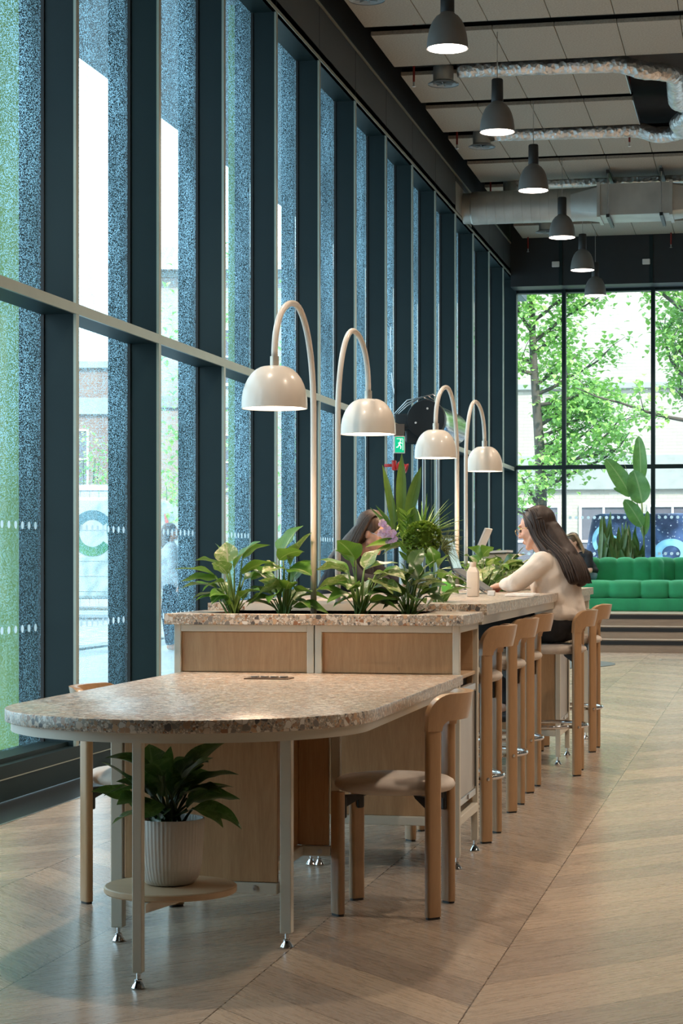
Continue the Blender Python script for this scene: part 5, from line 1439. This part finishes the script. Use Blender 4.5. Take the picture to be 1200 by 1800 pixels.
t.base(t.ramp(v.outputs['Distance'], [(.2, (.42,.45,.44)), (.6, (.20,.22,.22))])); t.rough(.6)
MB().box(-13.5, -9.6, 10, 60, -.1, -.07).build('cobbled_strip', t.m, kind='structure')

def brick(name, c1, c2, mortar, scale=1.0, rot=(PI/2, 0, 0)):
    t = NT(name); co = t.coord(); mp = t.mapping(co, (1,1,1), rot)
    b = t.new('ShaderNodeTexBrick'); t.l.new(mp, b.inputs[0]); b.inputs['Scale'].default_value = 4.4*scale
    b.inputs['Color1'].default_value = (*c1, 1); b.inputs['Color2'].default_value = (*c2, 1); b.inputs['Mortar'].default_value = (*mortar, 1); b.inputs['Mortar Size'].default_value = .03
    b.inputs['Brick Width'].default_value = .9; b.inputs['Row Height'].default_value = .33
    n = t.noise(co, .8, 3); t.base(t.mix(t.math('MULTIPLY', n, .4), b.outputs[0], tuple((a+b_)/2*1.25 for a, b_ in zip(c1, c2)))); t.rough(.85); return t.m
RBK = brick('weathered red brick', (.20,.125,.10), (.26,.175,.14), (.27,.25,.23))
PBK = brick('pale sunlit stone', (.36,.33,.28), (.46,.42,.36), (.30,.27,.23), 1.0)
CONC = simple('pale concrete', (.32,.33,.31), .8, bump=.1)
GLS = simple('dark window glass', (.13,.12,.14), .15)
WHF = simple('white painted frame', (.75,.75,.73), .5)
def building(name, loc, rz, w_, d_, h_, mat, rows, label, band=None, eave=None, winsize=(1.3, 1.7), bay=2.6, x_off=0.0):
    """front wall along local X at y=0, facing local -Y"""
    e = empty(name, loc, rz, label=label, cat='building')
    MB().box(0, w_, 0, d_, 0, h_).build('wall', mat, e)
    MB().bbox(-.1, w_+.1, -.12, d_, h_, h_+.22, .02).build('coping', CONC, e)
    if band: 
        mb = MB()
        for (z0, z1) in band: mb.bbox(0, w_, -.10, .1, z0, z1, .02)
        mb.build('stone_band', CONC, e)
    for zr_ in rows:
        x = bay*.5 + x_off
        while x + winsize[0] < w_:
            z0, z1 = zr_, zr_+winsize[1]; x1 = x+winsize[0]
            f = MB()
            f.box(x-.06, x, -.06, .03, z0, z1).box(x1, x1+.06, -.06, .03, z0, z1).box(x-.06, x1+.06, -.06, .03, z1, z1+.06).box(x-.1, x1+.1, -.10, .03, z0-.1, z0).box((x+x1)/2-.025, (x+x1)/2+.025, -.05, .02, z0, z1).box(x, x1, -.05, .02, (z0+z1)/2-.025, (z0+z1)/2+.03)
            wf = f.build('window', WHF, e); MB().box(x, x1, -.02, .005, z0, z1).build('pane', GLS, wf)
            x += bay
    if eave:
        t = NT('clay roof tiles'); co = t.coord(); x_, y_, z_ = t.sep(co); g = t.math('SINE', t.math('MULTIPLY', x_, 22)); t.base(t.ramp(g, [(.2, (.30,.26,.24)), (.8, (.50,.44,.40))])); t.rough(.8)
        mb = MB(); mb.add([(-.3, -.5, h_+.2), (w_+.3, -.5, h_+.2), (w_+.3, d_/2, h_+eave), (-.3, d_/2, h_+eave), (w_+.3, d_+.5, h_+.2), (-.3, d_+.5, h_+.2)], [(0,1,2,3), (3,2,4,5), (0,3,5), (1,4,2), (0,5,4,1)])
        mb.build('tiled_roof', t.m, e)
    return e
def vpt(px, Z):      # plan point seen at column px at depth Z
    c_, s_ = math.cos(YAW), math.sin(YAW); xc = (px-600)/3600
    r = Vector((xc*c_-s_, xc*s_+c_, 0)); return r*Z
VR = YAW
p = vpt(-260, 62); building('brick_building', (p.x, p.y, -.1), VR, 8.6, 8, 7.1, RBK, [3.5], 'red brick building with a flat parapet across the street, seen behind the white van', band=[(5.7, 6.2)], winsize=(1.15, 1.7), bay=2.9, x_off=1.6)
p = vpt(262, 66); building('brick_building', (p.x, p.y, -.1), VR, 10, 8, 10.4, brick('pale pink brick', (.34,.28,.25), (.42,.36,.33), (.42,.40,.38)), [7.0, 3.6], 'taller pale brick building with a tiled roof, seen through the third and fifth window bays', band=[(6.2, 6.6)], eave=1.6, bay=3.0)
p = vpt(500, 90); building('stone_building', (p.x, p.y, -.1), VR, 9, 8, 10.5, PBK, [7.5, 4.2, 1.2], 'pale stone building farther down the street, glimpsed between the fins', bay=2.6)
# facing building beyond the far glass
p = (-9.5, 47, -.1)
building('stone_building', p, 0, 24, 8, 9.2, PBK, [.95], 'sunlit pale stone building filling the view through the far glass', band=[(2.9, 3.7), (5.2, 5.35)], winsize=(1.0, 1.55), bay=1.55)
# grey fence and shrubs behind the van
e = empty('garden_fence', tuple(vpt(60, 53)), VR, label='pale grey boarded fence above the white van', cat='fence'); mb = MB()
for k in range(9): mb.box(k*.24, k*.24+.225, 0, .03, 0, 3.15)
mb.build('boards', simple('pale grey boards', (.42,.46,.50), .7), e); MB().box(-.05, 2.2, -.03, 0, 3.0, 3.12).box(.98, 1.06, -.05, 0, 0, 3.2).build('rail', simple('pale rail', (.55,.58,.6), .7), e)
def bush(px, Z, h, r, n_, label, seed, mat='leaf_tree', name='shrub', group=None, zlow=0.0):
    random.seed(seed); c = vpt(px, Z); e = empty(name, tuple(c), 0, label=label, cat='shrub', group=group)
    A, S = MB(), MB()
    for k in range(n_):
        u = Vector((random.gauss(0,1), random.gauss(0,1), random.gauss(0,1))).normalized()*random.uniform(.5, 1)
        p = Vector((u.x*r, u.y*r*.6, zlow + (h-zlow)*.5 + u.z*(h-zlow)*.5)); d = Vector((random.uniform(-1,1), random.uniform(-1,1), random.uniform(-.6,.6))).normalized()*.16
        leaf(A, p, p+d, .10, arch=.1, n=3)
    for k in range(6): S.tube([(0,0,0), (random.uniform(-.6,.6)*r, random.uniform(-.3,.3)*r, h*.8)], [.03, .008], 6)
    A.build('leaves', M[mat], e, recalc=False); S.build('stems', M['stem_dark'], e)
bush(150, 55, 4.9, 1.1, 900, 'pale green shrub above the grey fence, beneath the brick building window', 71, group='street shrubs')
bush(205, 54, 3.6, 1.2, 900, 'green shrub right of the grey fence, behind the white van', 72, group='street shrubs')
bush(300, 56, 4.0, 1.2, 900, 'green shrub behind the right end of the white van', 73, group='street shrubs')
# trees
def tree(loc, trunk_h, limbs, n_leaf, spread, label, seed, lean=(0,0), r0=.13, size=.11, top=9.0):
    random.seed(seed); e = empty('street_tree', loc, 0, label=label, cat='tree')
    T, A = MB(), MB(); pts = []
    main = [Vector((lean[0]*q + .08*math.sin(q*7+seed), lean[1]*q + .06*math.cos(q*5), top*q)) for q in [k/14 for k in range(15)]]
    T.tube(main, [r0*(1-.85*k/14)+.01 for k in range(15)], 10)
    br = []
    for k in range(limbs):
        q = trunk_h/top + (1-trunk_h/top)*(k+.5)/limbs; i = min(13, int(q*14)); b = main[i].lerp(main[i+1], q*14-i)
        a = random.uniform(0, 2*PI); L = spread*(1.05-.6*q)*random.uniform(.7, 1.15)
        d = Vector((math.cos(a), math.sin(a)*.8, random.uniform(.15, .7)))
        P = [b]; 
        for j in range(5): P.append(P[-1] + d*L/5); d = (d + Vector((random.uniform(-.3,.3), random.uniform(-.3,.3), random.uniform(-.12,.2)))).normalized()
        T.tube(P, [r0*.28*(1-.85*j/5)+.004 for j in range(6)], 6); br.append(P)
        for j in range(4):
            b2 = P[1+j]; d2 = (d + Vector((random.uniform(-1,1), random.uniform(-1,1), random.uniform(-.5,.6)))).normalized()*L*.4
            P2 = [b2, b2+d2*.5+Vector((0,0,.05)), b2+d2]; T.tube(P2, [.010, .006, .003], 5); br.append(P2)
    for k in range(n_leaf):
        P = random.choice(br); j = random.uniform(.8, len(P)-1.001) if len(P) > 3 else random.uniform(.2, 1.99); i = int(j); p = P[i].lerp(P[i+1], j-i)
        p = p + Vector((random.gauss(0,.14), random.gauss(0,.14), random.gauss(0,.14)))
        d = Vector((random.uniform(-1,1), random.uniform(-1,1), random.uniform(-1,.3))).normalized()*size*random.uniform(.7,1.2)
        leaf(A, p, p+d, size*.95, arch=.1, n=3)
    T.build('trunk', simple('grey brown bark', (.10,.085,.07), .9, bump=.3), e, smooth=True, recalc=False); A.build('leaves', M['leaf_tree'], e, recalc=False)
c = at(943, 985, 37.0)
tree((c.x, 37, -.1), 1.9, 30, 9000, 2.1, 'slim street tree in fresh leaf standing outside the far glass, nearest the corner', 81, top=7.6)
c = at(1240, 985, 36.0)
tree((c.x, 36, -.1), 3.6, 22, 6500, 2.6, 'leafy street tree whose branches hang into the upper right of the far glass', 83, lean=(-.3, 0), top=7.6)
# dark blue van beyond the sofa
e = empty('blue_van', (-3.42, 38.2, -.1), 0, label='dark blue delivery van with large light blue lettering outside the far glass', cat='van')
t = NT('dark blue speckled livery'); co = t.coord(); n_ = t.noise(co, 2.2, 2); sp_ = t.new('ShaderNodeTexVoronoi'); t.l.new(co, sp_.inputs['Vector']); sp_.inputs['Scale'].default_value = 14
c_ = t.ramp(n_, [(.4, (.018,.028,.075)), (.65, (.09,.16,.36))]); t.base(t.mix(t.math('LESS_THAN', sp_.outputs['Distance'], .16), c_, (.45,.50,.60))); t.rough(.35); LIV = t.m
def side_prism(pts, y0, y1):   # outline in (x, z)
    mb = MB(); n = len(pts); mb.add([(x, y0, z) for x, z in pts] + [(x, y1, z) for x, z in pts], [tuple(range(n)), tuple(range(n, 2*n))[::-1]] + [(k, (k+1) % n, (k+1) % n+n, k+n) for k in range(n)]); return mb
side_prism([(-.02, .35), (.30, 2.12), (.45, 2.16), (4.9, 2.16), (5.1, 2.0), (5.15, .35)], 0, 1.9).build('body', LIV, e, bevel=.04)
lb = simple('light blue lettering', (.28,.60,.85), .5); wl = simple('white lettering', (.8,.82,.85), .5)
def ringm(mb, cx, cz, r0, r1, a0, a1, y, sx=1.0, n=26):
    vs = []
    for k in range(n+1):
        a = math.radians(a0+(a1-a0)*k/n)
        for r in (r0, r1): vs.append((cx+sx*r*math.cos(a), y, cz+r*math.sin(a)))
    mb.add(vs, [(2*k, 2*k+1, 2*k+3, 2*k+2) for k in range(n)])
mb = MB(); yv = -.012
ringm(mb, .63, 1.55, .10, .21, -160, 120, yv, 1.15); ringm(mb, .62, 1.66, .24, .32, 120, 215, yv, 1.0)
ringm(mb, 3.02, 1.42, .17, .31, -200, 160, yv, 1.25); ringm(mb, 1.75, 1.42, .14, .27, 0, 360, yv, 1.2)
for a_, b_, c_ in ((2.12, 2.26, 0), (2.26, 2.42, 1), (2.42, 2.56, 0)):
    z0_, z1_ = (1.1, 1.75) if not c_ else (1.75, 1.1)
    mb.add([(a_, yv, z0_), (a_+.13, yv, z0_), (b_+.13, yv, z1_), (b_, yv, z1_)], [(0,1,2,3)])
mb.build('lettering', lb, e, recalc=False)
def glyph(mb, ch, x, z, h, y):
    w_ = h*.6; L = {'N': [((0,0),(0,1)), ((0,1),(1,0)), ((1,0),(1,1))], 'Y': [((0,1),(.5,.5)), ((1,1),(.5,.5)), ((.5,.5),(.5,0))], 'W': [((0,1),(.25,0)), ((.25,0),(.5,.8)), ((.5,.8),(.75,0)), ((.75,0),(1,1))], 'o': [((0,0),(1,0)), ((1,0),(1,.6)), ((1,.6),(0,.6)), ((0,.6),(0,0))]}[ch]
    for a, b in L:
        a, b = Vector((x+a[0]*w_, z+a[1]*h)), Vector((x+b[0]*w_, z+b[1]*h)); d = (b-a).normalized(); n_ = Vector((-d.y, d.x))*h*.09
        mb.add([(q.x, y, q.y) for q in (a-n_, a+n_, b+n_, b-n_)], [(0,1,2,3)])
mb = MB()
for ch_, x in (('N', .14), ('Y', .26), ('W', .38)): glyph(mb, ch_, x, 1.14, .13, yv-.002)
glyph(mb, 'N', 2.75, .78, .11, yv-.002); glyph(mb, 'o', 2.85, .78, .11, yv-.002)
mb.box(2.2, 3.1, yv-.003, yv, .95, .965).box(2.2, 2.95, yv-.003, yv, .70, .715); mb.build('small_lettering', wl, e, recalc=False)
mb = MB().add([(.02, yv, .55), (.14, yv, 1.1), (.62, yv, 1.1), (.62, yv, .55)], [(0,1,2,3)]); mb.build('red_patch', simple('coral red vinyl', (.60,.09,.09), .5), e, recalc=False)
mb = MB()
for k in range(4): mb.add([(.08+.07*k, yv-.003, 1.12-.02*k), (.17+.07*k, yv-.003, 1.12-.02*k), (.75+.05*k-.07*(k%2), yv-.003, .55+.06*k), (.62+.05*k, yv-.003, .52+.06*k)], [(0,1,2,3)])
mb.build('lime_patch', simple('lime yellow vinyl', (.58,.72,.08), .5), e, recalc=False)
for x in (.9, 4.1):
    MB().lathe([(.30, 0), (.33, .02), (.33, .2), (.30, .22), (0, .22)], (x, .24, .33), 28, Matrix.Rotation(PI/2, 4, 'X')).build('wheel', M['plastic_black'], e, smooth=40)
MB().box(2.0, 4.8, .2, .24, 2.28, 2.32).box(2.2, 2.24, .2, .24, 2.14, 2.3).box(3.4, 3.44, .2, .24, 2.14, 2.3).build('roof_rack', M['steel'], e)
# white van across the street
c = vpt(-110, 44.5)
e = empty('white_van', (c.x, c.y, -.1), VR-.0, label='white van with green ring logo parked across the street', cat='van')
side_prism([(0, .45), (-.3, 1.1), (.35, 2.0), (.8, 2.55), (1.2, 2.66), (4.7, 2.66), (5.02, 2.58), (5.12, 2.3), (5.32, 1.0), (5.3, .45)], 0, 2.0).build('body', simple('white van paint', (.36,.42,.43), .35, var=.02), e, bevel=.07)
mb = MB()
for z in (.62, .95, 1.28, 1.95): mb.box(.1, 5.2, -.012, 0, z, z+.018)
mb.build('side_crease', simple('grey seam', (.42,.48,.5), .5), e)
t = NT('green blue logo vinyl'); co = t.coord(); x, y, z = t.sep(co); t.base(t.ramp(t.math('MULTIPLY', z, .4), [(.45, (.10,.26,.04)), (.62, (.04,.18,.09)), (.86, (.05,.13,.17))])); t.rough(.45)
mb = MB(); ringm(mb, 3.37, 1.88, .30, .50, 35, 325, -.014, .95); ringm(mb, 4.12, 2.0, .30, .52, -30, 330, -.016, .85); mb.build('logo', t.m, e, recalc=False)
mb = MB().add([(4.92, -.014, 2.3), (5.0, -.014, 1.75), (5.10, -.014, 1.75), (4.98, -.014, 2.3)], [(0,1,2,3)]).add([(4.9, -.014, 1.45), (5.05, -.014, 1.6), (5.16, -.014, 1.42), (5.0, -.014, 1.3)], [(0,1,2,3)])
mb.build('red_logo', simple('coral logo', (.62,.14,.10), .5), e, recalc=False)
for x in (1.0, 4.35):
    MB().lathe([(.30, 0), (.34, .02), (.34, .2), (.30, .22), (0, .22)], (x, .22, .34), 28, Matrix.Rotation(PI/2, 4, 'X')).build('wheel', M['plastic_black'], e, smooth=40)
# pale green blades on the outside of two fins
t = NT('pale green coloured glass blade'); co = t.coord(); n_ = t.noise(t.mapping(co, (6, 6, .4)), 2, 3); t.base(t.ramp(n_, [(.3, (.27,.42,.14)), (.7, (.34,.50,.20))])); t.rough(.3)
tl = t.new('ShaderNodeBsdfTranslucent'); tl.inputs[0].default_value = (.42,.60,.26,1); mx = t.new('ShaderNodeMixShader'); mx.inputs[0].default_value = .5
t.l.new(t.b.outputs[0], mx.inputs[1]); t.l.new(tl.outputs[0], mx.inputs[2]); t.l.new(mx.outputs[0], t.out.inputs[0])
for y, d_, lab in ((10.645, .50, 'pale green glass blade outside the leftmost window bay'), (15.325, .05, 'narrow pale green glass blade outside the fourth window bay')):
    o = MB().box(-4.001-d_, -4.001, y, y+.03, .0, 5.48).build('facade_blade', t.m); tag(o, lab, 'facade blade', 'green facade blades')
# trees seen past the green blade
bush(401, 40, 7.5, 2.2, 1600, 'yellow green tree crown across the street, glimpsed through the fourth window bay', 75, name='street_tree')
# pedestrian
c = vpt(299, 27)
def stander(loc, yaw, label):
    e = empty('person', tuple(loc), yaw, label=label, cat='person')
    P, Rm = head_prims((.02, 0, 1.56)); P += [('c', (0,0,1.38), .05, (.0,0,1.5), .05), ('e', (0,0,1.22), (.11,.16,.2)), ('e', (0,0,1.0), (.11,.15,.15))]
    for s in (1, -1):
        P += [('c', (0, s*.17, 1.36), .045, (.0, s*.22, 1.08), .035), ('c', (0, s*.22, 1.08), .035, (.1, s*.22, .86), .024)] + hand_prims((.1, s*.22, .86), (.3, 0, -1), (0, s, 0), -s, .4)
        P += [('c', (0, s*.08, .92), .08, (.06*s, s*.09, .5), .055), ('c', (.06*s, s*.09, .5), .052, (.02*s, s*.09, .09), .036), ('c', (.02*s, s*.09, .05), .036, (.02*s+.14, s*.09, .03), .03)]
    fused('body', P, .011, SKIN, e)
    T = [('e', (0,0,1.22), (.14,.19,.22)), ('e', (0,0,.98), (.15,.19,.25)), ('c', (0,0,1.4), .07, (0,0,1.3), .1)]
    for s in (1, -1): T += [('c', (0, s*.17, 1.36), .065, (.0, s*.22, 1.08), .055), ('c', (0, s*.22, 1.08), .055, (.09, s*.22, .89), .045)]
    fused('coat', T, .012, simple('pale grey coat', (.45,.46,.48), .85), e, wrinkle=.008)
    L_ = []
    for s in (1, -1): L_ += [('c', (0, s*.08, .92), .095, (.06*s, s*.09, .5), .07), ('c', (.06*s, s*.09, .5), .068, (.02*s, s*.09, .12), .055)]
    fused('trousers', L_, .012, simple('dark trousers', (.02,.025,.04), .85), e)
    fused('hair', [('e', (-.015, 0, 1.60), (.10, .088, .09)), ('c', (-.05, 0, 1.56), .08, (-.07, 0, 1.38), .06)], .012, hairmat('greying brown hair', (.06,.04,.035), (.16,.12,.10)), e)
    return e
stander((c.x, c.y, -.0), YAW+math.radians(10), 'pedestrian with brown hair in a pale coat outside the wet glass of the third bay')
o = MB().bbox(-.06, .06, -.15, .15, -.35, 0, .03).build('shopping_bag', simple('pink bag', (.45,.12,.30), .6), smooth=40)
o.location = (c.x-.30, c.y-.12, .86); tag(o, 'pink shoulder bag carried by the pedestrian outside', 'bag')
